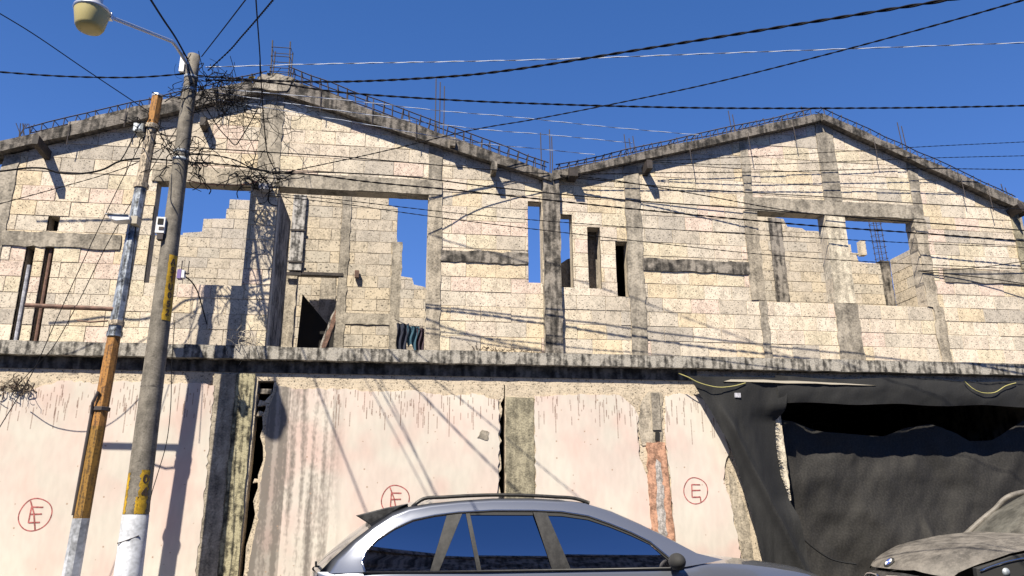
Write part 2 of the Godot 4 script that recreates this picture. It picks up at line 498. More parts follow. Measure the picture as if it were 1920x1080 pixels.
	for d in [[0.30, 6.45, 7.56], [0.36, 6.45, 7.50], [0.42, 6.45, 7.44], [1.80, 6.0, 6.80], [1.93, 6.0, 6.86], [1.96, 6.0, 6.75]]:
		rod(t, [Vector3(d[0], d[1], -0.05), Vector3(d[0] + 0.015, (d[1] + d[2]) / 2, -0.05), Vector3(d[0] + 0.01, d[2], -0.05)], 0.008)
	for d in [[-3.70, 6.62], [-4.35, 6.32], [-2.6, 6.97], [-1.25, 7.02], [-0.55, 6.88], [0.05, 6.68]]:
		rod(t, [Vector3(d[0], d[1] + 0.13, 0.12), Vector3(d[0], d[1], 0.128), Vector3(d[0] + 0.005, d[1] - 0.2, 0.122)], 0.006, "tie_wire")
	for k in 9:
		var x := -4.95 + rng.randf_range(-0.05, 0.12)
		rod(t, [Vector3(x, 6.05, 0.0), Vector3(x + rng.randf_range(-0.05, 0.05), 6.2, 0.02), Vector3(x + rng.randf_range(-0.09, 0.09), 6.42, 0.05)], 0.005)
	# purlin stubs pointing at the street
	for s in [[-4.60, 5.98, 0.30, 0.10], [-2.72, 6.50, 0.10, 0.05], [0.55, 6.42, 0.10, 0.03], [1.12, 6.08, 0.14, 0.05]]:
		st = begin()
		var zz: float = s[2]
		box(st, Vector3(-0.035, -0.02, -0.1), Vector3(0.035, 0.10, zz))
		var o := fin("purlin_stub", st, M.steel_dark if s[0] < 0.0 else M.conc_dark, t)
		o.position = Vector3(s[0], s[1], 0.08)
		o.rotation.x = -s[3]

func right_gable() -> void:
	var t := thing("gabled_building", "unfinished cream block gable on the right, with two windows below its bare peak", "building", "twin unfinished gables over the plastered storey")
	var outline := P([1.92, FLOOR, 9.12, FLOOR, 9.12, 5.96, 6.2, 7.27, 6.03, 7.27, 1.92, 6.06])
	var op := [rect(4.93, 4.40, 5.97, 5.74), rect(6.28, 4.40, 7.38, 5.74), rect(2.04, 4.50, 2.22, 5.55), rect(2.43, 4.50, 2.61, 5.38), rect(2.82, 4.40, 2.99, 5.19)]
	var oth := [rect(1.8, 3.5, 2.04, 6.2), rect(2.99, 3.5, 3.20, 6.35), rect(3.20, 4.79, 4.73, 4.95), rect(4.73, 4.42, 4.93, 5.74), rect(4.77, 5.95, 4.89, 6.9), rect(4.84, 3.5, 4.94, 4.40), rect(4.75, 5.74, 7.55, 5.955), rect(6.0, 5.955, 6.27, 7.3), rect(5.97, 4.40, 6.28, 5.74), rect(5.95, 3.5, 6.29, 4.40), rect(7.41, 5.955, 7.56, 6.8), rect(7.38, 4.40, 7.56, 5.74), rect(7.46, 3.5, 7.60, 4.40), rect(7.72, 4.79, 9.2, 4.98), rect(9.0, 3.5, 9.3, 6.2)]
	masonry(t, outline, op, oth, M.block, M.mortar, 0.19, FLOOR + 0.02, FLOOR, 0.13)
	column(t, 1.81, FLOOR, 2.04, 6.03, 0.075, M.conc_dark, "column", 0.008, -0.19)
	column(t, 2.985, FLOOR, 3.205, 6.32, 0.014, M.conc)
	column(t, 3.19, 4.785, 4.735, 4.955, 0.018, M.conc_dark, "tie_beam")
	column(t, 4.725, 4.41, 4.935, 5.738, 0.013, M.conc_pale, "column", 0.015, -0.186)
	column(t, 4.77, 5.95, 4.895, 6.80, 0.012, M.conc)
	column(t, 4.835, FLOOR, 4.945, 4.405, 0.012, M.conc, "column", 0.016)
	column(t, 4.75, 5.742, 7.55, 5.955, 0.020, M.conc, "lintel", 0.006, -0.188)
	column(t, 6.0, 5.958, 6.272, 7.24, 0.013, M.conc)
	column(t, 5.972, 4.41, 6.278, 5.738, 0.014, M.conc_white, "mullion", 0.006, -0.186)
	column(t, 5.94, FLOOR, 6.30, 4.405, 0.012, M.conc, "column", 0.018)
	column(t, 7.405, 5.958, 7.562, 6.70, 0.013, M.conc)
	column(t, 7.382, 4.405, 7.565, 5.738, 0.012, M.conc_pale, "column", 0.02, -0.186)
	column(t, 7.455, FLOOR, 7.61, 4.405, 0.013, M.conc_pale, "column", 0.02)
	column(t, 7.72, 4.785, 9.10, 4.985, 0.018, M.conc, "tie_beam")
	column(t, 8.995, FLOOR, 9.125, 5.96, 0.022, M.olive)
	sloped_beam(t, Vector2(1.95, 6.02), Vector2(6.05, 7.215), 0.12, 0.12, -0.2, 0.11, M.conc_roof)
	sloped_beam(t, Vector2(6.08, 7.22), Vector2(9.22, 5.88), 0.12, 0.15, -0.2, 0.115, M.conc_roof)
	cage(t, Vector2(2.0, 6.14), Vector2(6.0, 7.32), 0.10, 0.05, -0.1)
	cage(t, Vector2(6.1, 7.34), Vector2(9.1, 6.04), 0.12, 0.05, -0.1)
	for d in [[3.05, 6.3, 6.86], [3.12, 6.3, 6.80], [3.18, 6.3, 6.84], [4.68, 6.8, 7.36], [4.74, 6.8, 7.3], [5.86, 7.2, 7.52], [6.22, 7.2, 7.50], [7.42, 6.6, 7.36], [7.48, 6.6, 7.30], [9.0, 6.0, 6.42], [9.06, 6.0, 6.36]]:
		rod(t, [Vector3(d[0], d[1], -0.05), Vector3(d[0] + 0.012, (d[1] + d[2]) / 2, -0.05), Vector3(d[0] - 0.01, d[2], -0.05)], 0.007)
	for d in [[3.95, 6.55], [4.86, 6.8], [5.58, 7.05], [6.85, 6.85], [8.18, 6.3], [8.6, 6.1]]:
		rod(t, [Vector3(d[0], d[1] + 0.12, 0.12), Vector3(d[0], d[1], 0.13), Vector3(d[0] + 0.02, d[1] - 0.22, 0.12)], 0.006, "tie_wire")
	var st := begin()
	for s in [[2.22, 6.06, 0.12, 0.0, 0.06], [3.30, 6.22, 0.16, 0.0, 0.04], [9.02, 5.88, 0.16, 0.55, 0.04]]:
		st = begin()
		box(st, Vector3(-s[4], -0.02, -0.1), Vector3(s[4], 0.11, s[2]))
		var o := fin("purlin_stub", st, M.steel_dark, t)
		o.position = Vector3(s[0], s[1], 0.08)
		o.rotation = Vector3(-0.04, 0, s[3])
	# behind the narrow slots
	st = begin(); prism(st, ragged(P([2.0, FLOOR, 2.34, FLOOR, 2.34, 5.05, 2.2, 5.0, 2.1, 4.93, 2.0, 4.96]), 0.06, 0.012), -0.42, -0.30)
	fin("low_wall", st, M.conc, t)
	st = begin(); box(st, Vector3(2.36, FLOOR, -0.45), Vector3(2.72, 5.8, -0.26))
	fin("rear_column", st, M.conc, t)
	# unseen roofed box added behind the last slot to keep it dark
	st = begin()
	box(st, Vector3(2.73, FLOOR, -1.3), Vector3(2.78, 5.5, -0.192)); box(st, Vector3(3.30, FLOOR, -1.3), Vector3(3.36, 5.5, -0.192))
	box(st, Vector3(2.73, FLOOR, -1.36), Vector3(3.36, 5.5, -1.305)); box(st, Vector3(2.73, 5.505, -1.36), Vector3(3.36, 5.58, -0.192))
	fin("slot_shade_box", st, M.inside, t)

func inner_walls() -> void:
	var grp := "roofless block walls inside the unfinished storey"
	var t := thing("inner_wall", "stepped block wall with sky above it, seen through the left window", "wall", grp, Vector3(0, 0, -4.6))
	masonry(t, P([-5.0, FLOOR, -2.4, FLOOR, -2.4, 7.4, -3.42, 7.4, -3.42, 7.22, -3.46, 7.2, -3.46, 7.0, -3.86, 6.98, -3.86, 6.72, -4.2, 6.68, -4.2, 6.64, -5.0, 6.6]), [], [], M.block_old, M.mortar_old, 0.15, FLOOR + 0.03, 5.4, 0.1)
	t = thing("inner_wall", "block wall with grey columns standing behind the tall doorway", "wall", grp, Vector3(0, 0, -2.7))
	masonry(t, P([-2.5, FLOOR, -0.10, FLOOR, -0.10, 4.2, -0.12, 5.5, -0.2, 6.1, -0.2, 6.62, -0.36, 6.66, -0.36, 7.0, -2.5, 7.0]), [rect(-1.78, 3.5, -1.09, 5.37)], [rect(-1.13, 3.5, -0.98, 7.1), rect(-0.26, 3.5, 0.0, 6.0), rect(-0.98, 4.56, -0.26, 4.74)], M.block_old, M.mortar_old, 0.15, FLOOR + 0.01, 3.8, 0.02)
	column(t, -1.13, FLOOR, -0.98, 6.98, 0.014, M.conc)
	column(t, -0.265, FLOOR, -0.10, 6.0, 0.014, M.conc)
	column(t, -0.99, 4.555, -0.26, 4.745, 0.018, M.conc, "tie_beam")
	var st := begin(); box(st, Vector3(-1.80, 5.36, -0.03), Vector3(-1.05, 5.41, 0.03))
	fin("lintel_bar", st, M.steel_dark, t)
	st = begin(); box(st, Vector3(-0.86, 5.33, 0.015), Vector3(-0.79, 5.45, 0.09))
	fin("timber_end", st, M.rust_brown, t)
	column(t, -2.0, FLOOR, -1.78, 5.4, 0.016, M.conc_pale)
	t = thing("inner_wall", "stained block wall at the back of the small inner doorway", "wall", grp, Vector3(0, 0, -4.0))
	masonry(t, P([-2.3, FLOOR, -0.75, FLOOR, -0.75, 6.3, -2.3, 6.3]), [], [rect(-1.55, 3.5, -1.28, 6.4)], M.block_old, M.mortar_old, 0.15, FLOOR, 4.2, 0.0)
	column(t, -1.55, FLOOR, -1.28, 6.3, 0.014, M.conc)
	t = thing("inner_wall", "far block wall with a stepped top, low in the sky gap of the doorway", "wall", grp, Vector3(0, 0, -5.6))
	masonry(t, P([-0.5, FLOOR, 0.75, FLOOR, 0.75, 5.95, 0.42, 5.98, 0.36, 6.08, 0.14, 6.12, 0.1, 6.26, -0.5, 6.34]), [], [], M.block_old, M.mortar_old, 0.15, FLOOR + 0.04, 4.8, 0.05)
	t = thing("inner_wall", "block wall with a leaning looking grey column, seen through the right windows", "wall", grp, Vector3(0, 0, -3.4))
	masonry(t, P([5.6, FLOOR, 9.12, FLOOR, 9.12, 6.22, 8.66, 6.24, 8.62, 6.42, 8.36, 6.44, 8.2, 6.66, 7.98, 6.72, 7.9, 6.84, 7.62, 6.84, 7.56, 6.88, 7.26, 6.9, 7.2, 7.06, 6.9, 7.1, 6.9, 7.24, 5.6, 7.24]), [], [rect(6.88, 3.5, 7.14, 7.3)], M.block_old, M.mortar_old, 0.15, FLOOR + 0.02, 4.9, 0.03)
	column(t, 6.88, FLOOR, 7.14, 7.06, 0.014, M.conc_dark)
	column(t, 9.10, FLOOR, 9.29, 6.28, 0.03, M.conc_dark, "column", 0.006, -0.15)
	for x in [9.12, 9.27]:
		for z in [0.0, -0.13]:
			rod(t, [Vector3(x, 6.2, z), Vector3(x - 0.03, 7.0, z), Vector3(x - 0.07, 7.75, z)], 0.008)
	for k in 11:
		var y := 6.34 + k * 0.12
		var sx := -0.04 * k * 0.12
		rod(t, [Vector3(9.10 + sx, y, 0.01), Vector3(9.29 + sx, y, 0.01), Vector3(9.29 + sx, y + 0.01, -0.14), Vector3(9.10 + sx, y + 0.01, -0.14), Vector3(9.10 + sx, y, 0.01)], 0.005, "stirrup")
	for k in 3:
		st = begin(); box(st, Vector3(8.44 + k * 0.16, 6.40, -0.14), Vector3(8.55 + k * 0.16, 6.40 + [0.17, 0.0, 0.26][k] + 0.03, -0.02))
		fin("broken_block", st, M.block_old[2], t)
	t = thing("inner_wall", "shaded side wall of blocks closing the right window view", "wall", grp, Vector3(9.30, 0, -3.38))
	t.rotation.y = -PI / 2
	masonry(t, P([0.0, FLOOR, 3.1, FLOOR, 3.1, 6.3, 0.0, 6.3]), [], [], M.block_old, M.mortar_old, 0.15, FLOOR + 0.02, 4.9, 0.0)

func lower_storey() -> void:
	var t := thing("plastered_storey", "ground storey of peeling pink plaster and cracked columns under the ledge", "building")
	# structural wall behind the plaster; the gaps between its pieces are the two cracks
	var crack := [-1.57, 3.17, -1.585, 3.02, -1.66, 2.93, -1.645, 2.84, -1.68, 2.74, -1.66, 2.6, -1.685, 2.5, -1.64, 2.38, -1.625, 2.22, -1.67, 2.05, -1.66, 1.9, -1.70, 1.75, -1.665, 1.6, -1.69, 1.45, -1.735, 1.25, -1.73, 1.0, -1.76, 0.7, -1.77, 0.0]
	var cr := P(crack)
	var left := P([-5.5, 0.0, -1.80, 0.0, -1.785, 1.6, -1.77, 2.6, -1.765, 3.17, -1.765, 3.41, -5.5, 3.41])
	var mid := PackedVector2Array(); mid.append_array(cr)
	mid.append(Vector2(1.20, 0.0))
	for k in 26: mid.append(Vector2(1.215 + rng.randf_range(-0.02, 0.02) + (0.03 * (k - 15) / 11.0 if k > 15 else 0.0), 1.5 + k * 0.057))
	mid.append_array(P([1.27, 3.02, 1.27, 3.17]))
	var right := P([1.285, 0.0, 5.0, 0.0, 5.0, 1.5, 4.99, 2.2, 4.98, 2.9, 4.98, 3.17, 1.285, 3.17])
	var st := begin()
	prism(st, left, -0.2, 0.0)
	var top_band := begin()
	prism(top_band, rect(-1.764, 3.172, 9.2, 3.41), -0.2, -0.004)
	var band := fin("top_beam", top_band, M.rough_wall, t)
	band.name = "top_beam"
	fin("wall", st, M.rough_wall, t)
	st = begin(); prism(st, mid, -0.2, 0.0); fin("wall", st, M.rough_wall, t)
	st = begin(); prism(st, right, -0.2, 0.0); fin("wall", st, M.rough_wall, t)
	# plaster coats with broken edges
	var pm := StandardMaterial3D.new()
	pm.albedo_texture = plaster_texture(); pm.roughness = 0.9
	pm.albedo_color = Color(0.96, 0.96, 0.96)
	var coats := [
		P([-5.5, 0.0, -2.27, 0.0, -2.25, 1.5, -2.27, 3.10, -2.5, 3.13, -2.9, 3.11, -3.3, 3.14, -3.6, 3.10, -4.0, 3.13, -4.25, 3.04, -4.5, 2.98, -5.5, 3.05]),
		P([-1.70, 0.0, 1.19, 0.0, 1.185, 1.8, 1.205, 2.4, 1.20, 2.98, 0.9, 3.05, 0.5, 3.02, 0.1, 3.08, -0.4, 3.05, -0.7, 3.09, -1.2, 3.07, -1.54, 3.10, -1.565, 2.98, -1.61, 2.85, -1.63, 2.5, -1.60, 2.25, -1.64, 1.9, -1.63, 1.5, -1.68, 1.1]),
		P([1.66, 0.0, 3.13, 0.0, 3.12, 1.5, 3.09, 2.05, 3.0, 2.3, 2.99, 2.6, 3.02, 2.8, 2.92, 2.95, 2.78, 3.06, 2.3, 3.07, 1.9, 3.04, 1.66, 3.03]),
		P([3.42, 0.0, 4.30, 0.0, 4.24, 1.2, 4.19, 1.5, 4.17, 1.75, 4.10, 2.0, 4.13, 2.15, 4.22, 2.35, 4.12, 2.75, 3.95, 3.02, 3.6, 3.10, 3.4, 3.06, 3.36, 2.6, 3.40, 1.9]),
	]
	for c in coats:
		st = begin()
		prism(st, ragged(c, 0.05, 0.013), 0.002, 0.022, 0.004)
		st.generate_normals()
		var mdt := MeshDataTool.new()
		mdt.create_from_surface(st.commit(), 0)
		for i in mdt.get_vertex_count():
			var v := mdt.get_vertex(i)
			mdt.set_vertex_uv(i, Vector2((v.x + 5.5) / 10.6, (3.3 - v.y) / 3.3))
		var am := ArrayMesh.new()
		mdt.commit_to_surface(am)
		put("plaster", am, pm, t)
	column(t, -2.28, 0.0, -2.02, 3.25, 0.016, M.conc_pale, "column", 0.008)
	st = begin(); prism(st, ragged(P([4.82, 1.70, 4.998, 1.74, 4.992, 2.3, 4.975, 2.6, 4.93, 2.86, 4.82, 2.9]), 0.05, 0.006), 0.003, 0.016); fin("pale_render", st, M.conc_white, t)
	column(t, -2.02, 0.0, -1.80, 3.25, 0.030, M.mossy, "column", 0.008)
	column(t, 1.29, 0.0, 1.65, 3.015, 0.014, M.olive, "column", 0.007)
	# exposed column with broken brick casing
	st = begin(); prism(st, ragged(P([3.05, 2.42, 3.33, 2.42, 3.36, 3.10, 3.18, 3.12, 3.08, 3.0, 3.0, 2.7]), 0.05, 0.015), 0.001, 0.012); fin("exposed_column", st, M.conc_pale, t)
	st = begin(); box(st, Vector3(3.20, 2.62, 0.003), Vector3(3.31, 3.10, 0.03)); fin("exposed_column", st, M.conc, t)
	st = begin(); prism(st, ragged(P([3.225, 2.49, 3.275, 2.47, 3.285, 2.60, 3.235, 2.61]), 0.04, 0.004), 0.004, 0.031); fin("hole", st, M.black, t)
	st = begin(); prism(st, ragged(P([3.14, 0.0, 3.42, 0.0, 3.41, 1.2, 3.37, 2.0, 3.35, 2.46, 3.11, 2.46, 3.10, 1.9, 3.13, 1.2]), 0.07, 0.012), 0.003, 0.034, 0.005); fin("brick_casing", st, M.brick_red, t)
	st = begin(); prism(st, ragged(P([3.22, 0.0, 3.33, 0.0, 3.31, 1.2, 3.28, 2.2, 3.22, 2.25, 3.19, 1.6]), 0.05, 0.014), 0.02, 0.038); fin("whitewash", st, M.whitewash, t)
	# the crack: darkness of the room behind, rubble caught in it, exposed lump of plaster
	for q in [[-1.70, 2.90, 0.05], [-1.71, 2.77, 0.04], [-1.69, 1.98, 0.035]]:
		st = begin(); prism(st, ragged(P([-q[2], -q[2] * 0.7, q[2], -q[2] * 0.6, q[2] * 0.9, q[2] * 0.6, -q[2] * 0.6, q[2] * 0.8]), 0.03, 0.01), -0.09, 0.01, 0.008)
		fin("rubble", st, M.rough_wall, t, Vector3(q[0], q[1], -0.03))
	st = begin(); box(st, Vector3(-1.76, 3.02, -0.12), Vector3(-1.60, 3.08, -0.05)); fin("rubble", st, M.conc_dark, t)
	st = begin(); prism(st, ragged(P([0.93, 2.50, 1.06, 2.47, 1.08, 2.57, 0.99, 2.60]), 0.03, 0.008), 0.02, 0.028); fin("plaster_scar", st, M.conc, t)
	st = begin(); prism(st, ragged(P([-4.72, 2.98, -4.34, 2.98, -4.30, 3.10, -4.6, 3.12]), 0.05, 0.01), 0.004, 0.012); fin("plaster_scar", st, M.conc_pale, t)
	st = begin(); prism(st, ragged(P([4.30, 0.9, 4.42, 0.9, 4.40, 1.5, 4.28, 2.0, 4.18, 2.1, 4.19, 1.6]), 0.05, 0.012), 0.003, 0.010); fin("plaster_scar", st, M.conc_pale, t)
	# ledge: edge of the floor slab, and the beam under it, coloured dark for the ledge shadow
	st = begin(); prism(st, ragged(rect(-5.5, 3.415, 9.6, FLOOR), 0.16, 0.007), -6.2, 0.13, 0.010); fin("ledge", st, M.ledge, t)
	st = begin(); box(st, Vector3(-5.5, 3.27, 0.001), Vector3(3.85, 3.412, 0.012)); fin("ledge_beam", st, M.beam_shade, t)
	st = begin(); prism(st, ragged(P([4.15, 3.24, 6.3, 3.225, 5.6, 3.252, 4.7, 3.275, 4.25, 3.268]), 0.2, 0.006), 0.15, 0.17); fin("sunlit_strip", st, M.straw, t)  # pale strip coloured as the sunlit patch of beam under the ledge
	# circled letter E sprayed in red, three times; two of them struck through
	for q in [[-4.05, 1.61, 0.172, true], [-0.05, 1.76, 0.165, true], [3.72, 1.86, 0.158, false]]:
		spray_mark(t, Vector2(q[0], q[1]), q[2], q[3])
	# room behind: back and side walls
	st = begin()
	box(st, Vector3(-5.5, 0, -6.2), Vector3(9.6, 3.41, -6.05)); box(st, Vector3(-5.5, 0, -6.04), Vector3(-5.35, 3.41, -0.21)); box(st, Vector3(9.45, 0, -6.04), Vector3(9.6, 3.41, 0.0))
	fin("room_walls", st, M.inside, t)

func spray_mark(t: Node3D, c: Vector2, r: float, struck: bool) -> void:
	var st := begin()
	var strokes: Array = []
	var ring := PackedVector2Array()
	for i in 37:
		var a := TAU * i / 36.0
		ring.append(c + Vector2(cos(a) * r * (1.0 + 0.04 * sin(2 * a)), sin(a) * r * (1.02 + 0.03 * cos(3 * a))))
	strokes.append(ring)
	strokes.append(P([c.x - 0.30 * r, c.y + 0.50 * r, c.x - 0.34 * r, c.y - 0.52 * r]))
	strokes.append(P([c.x - 0.30 * r, c.y + 0.48 * r, c.x + 0.42 * r, c.y + 0.46 * r]))
	strokes.append(P([c.x - 0.30 * r, c.y + 0.02 * r, c.x + 0.40 * r, c.y + 0.04 * r]))
	strokes.append(P([c.x - 0.34 * r, c.y - 0.50 * r, c.x + 0.36 * r, c.y - 0.48 * r]))
	if struck: strokes.append(P([c.x - 0.42 * r, c.y + 0.86 * r, c.x - 0.1 * r, c.y + 0.1 * r, c.x + 0.14 * r, c.y - 0.95 * r]))
	else: strokes.append(P([c.x + 0.34 * r, c.y - 0.48 * r, c.x + 0.36 * r, c.y - 0.92 * r]))
	var k := 0
	for s in strokes:
		var w := 0.0065 if k == 0 else 0.0075
		for i in s.size() - 1:
			var d: Vector2 = (s[i + 1] - s[i]).normalized().orthogonal() * w
			var z := 0.0235 + 0.0006 * k
			quad(st, Vector3(s[i].x - d.x, s[i].y - d.y, z), Vector3(s[i].x + d.x, s[i].y + d.y, z), Vector3(s[i + 1].x + d.x, s[i + 1].y + d.y, z), Vector3(s[i + 1].x - d.x, s[i + 1].y - d.y, z))
		k += 1
	fin("sprayed_mark", st, M.red_paint, t)

func sheet(f: Callable, nu: int, nv: int) -> SurfaceTool:
	var st := begin(true)
	for i in nu:
		for j in nv:
			var u0 := float(i) / nu; var u1 := float(i + 1) / nu; var v0 := float(j) / nv; var v1 := float(j + 1) / nv
			quad(st, f.call(u0, v0), f.call(u1, v0), f.call(u1, v1), f.call(u0, v1))
	st.index()
	return st

func ramp(tab: Array, y: float) -> float:
	for i in range(0, tab.size() - 2, 2):
		if y <= tab[i + 2] or i == tab.size() - 4:
			return lerpf(tab[i + 1], tab[i + 3], clampf((y - tab[i]) / (tab[i + 2] - tab[i]), 0, 1))
	return tab[1]

func nets() -> void:
	var xl := [0.0, 4.50, 1.06, 4.42, 1.6, 4.35, 2.12, 4.24, 2.45, 4.13, 2.73, 4.0, 3.05, 3.83, 3.31, 3.69]
	var xr := [0.0, 5.04, 1.2, 5.02, 1.84, 4.945, 2.05, 4.88, 2.4, 4.855, 2.74, 4.87, 2.86, 4.98, 3.31, 5.06]
	var nz := FastNoiseLite.new(); nz.seed = 5; nz.frequency = 0.9
	var t := thing("shade_net", "black shade net pinned under the ledge and draped down beside the pink wall", "netting")
	fin("drape", sheet(func(u, v):
		var y := lerpf(0.0, 3.31, v)
		var x := lerpf(ramp(xl, y), ramp(xr, y), u)
		var fold: float = 0.09 * exp(-pow((x - (4.05 + (3.0 - y) * 0.42)) / 0.06, 2.0)) * smoothstep(3.1, 2.6, y)
		var z: float = 0.135 + 0.16 * (1.0 - v) + 0.05 * nz.get_noise_2d(x * 2.0, y * 0.8) + fold - 0.03 * sin(u * 9.0) * (1.0 - v)
		z = lerpf(z, 0.035, smoothstep(0.35, 1.0, u) * smoothstep(1.5, 1.8, y) * smoothstep(2.95, 2.75, y))
		return Vector3(x, y, maxf(z, 0.03)), 36, 60), M.net, t)
	fin("valance", sheet(func(u, v):
		var x := lerpf(4.9, 9.4, u)
		var y := lerpf(2.975 + 0.012 * sin(x * 5.0), 3.33 + 0.02 * sin(x * 3.0), v)
		return Vector3(x, y, 0.14 + 0.03 * nz.get_noise_2d(x * 2.0, y * 3.0) + 0.02 * sin(v * 4.0)), 90, 8), M.net, t)
	var st := begin()
	for k in 60:
		var y := rng.randf_range(1.8, 2.75)
		var x := ramp(xr, y) - 0.01
		var ln := rng.randf_range(0.015, 0.06)
		tube(st, [Vector3(x, y, 0.04), Vector3(x + ln, y + rng.randf_range(-0.03, 0.02), 0.05 + rng.randf_range(-0.01, 0.02))], 0.003, 4)
	fin("frayed_threads", st, M.net, t).set_meta("kind", "stuff")
	st = begin(); box(st, Vector3(4.28, 3.03, 0.17), Vector3(4.36, 3.09, 0.19)); fin("torn_tag", st, M.pvc, t)
	var wave := [4.85, 2.86, 5.3, 2.78, 5.7, 2.66, 6.1, 2.62, 6.65, 2.60, 7.0, 2.72, 7.35, 2.77, 7.65, 2.68, 7.95, 2.54, 8.25, 2.55, 8.55, 2.70, 8.85, 2.85, 9.3, 3.0]
	t = thing("hanging_tarpaulin", "dark grey tarpaulin with a scalloped top hung inside the garage bay", "tarpaulin")
	fin("sheet", sheet(func(u, v):
		var x := lerpf(4.9, 9.4, u)
		var y := lerpf(0.0, ramp(wave, x), v)
		var pleat := 0.10 * exp(-pow((x - 7.02 - 0.12 * (1.6 - y)) / 0.05, 2.0)) * smoothstep(1.75, 1.2, y)
		var swag := 0.06 * sin((x * 1.1 + y * 1.6) * 2.2) * smoothstep(2.2, 0.8, y)
		return Vector3(x, y, -0.30 + 0.10 * nz.get_noise_2d(x, y) + pleat + swag * 0.6 + 0.05 * (1.0 - v)), 110, 40), M.tarp, t)
	st = begin(); tube(st, curve([Vector3(5.0, 1.42, 0.02), Vector3(5.15, 1.22, 0.03), Vector3(5.45, 1.02, 0.02), Vector3(5.8, 0.95, 0.0)], 0.05), 0.012, 6); fin("hem_rope", st, M.net, t)

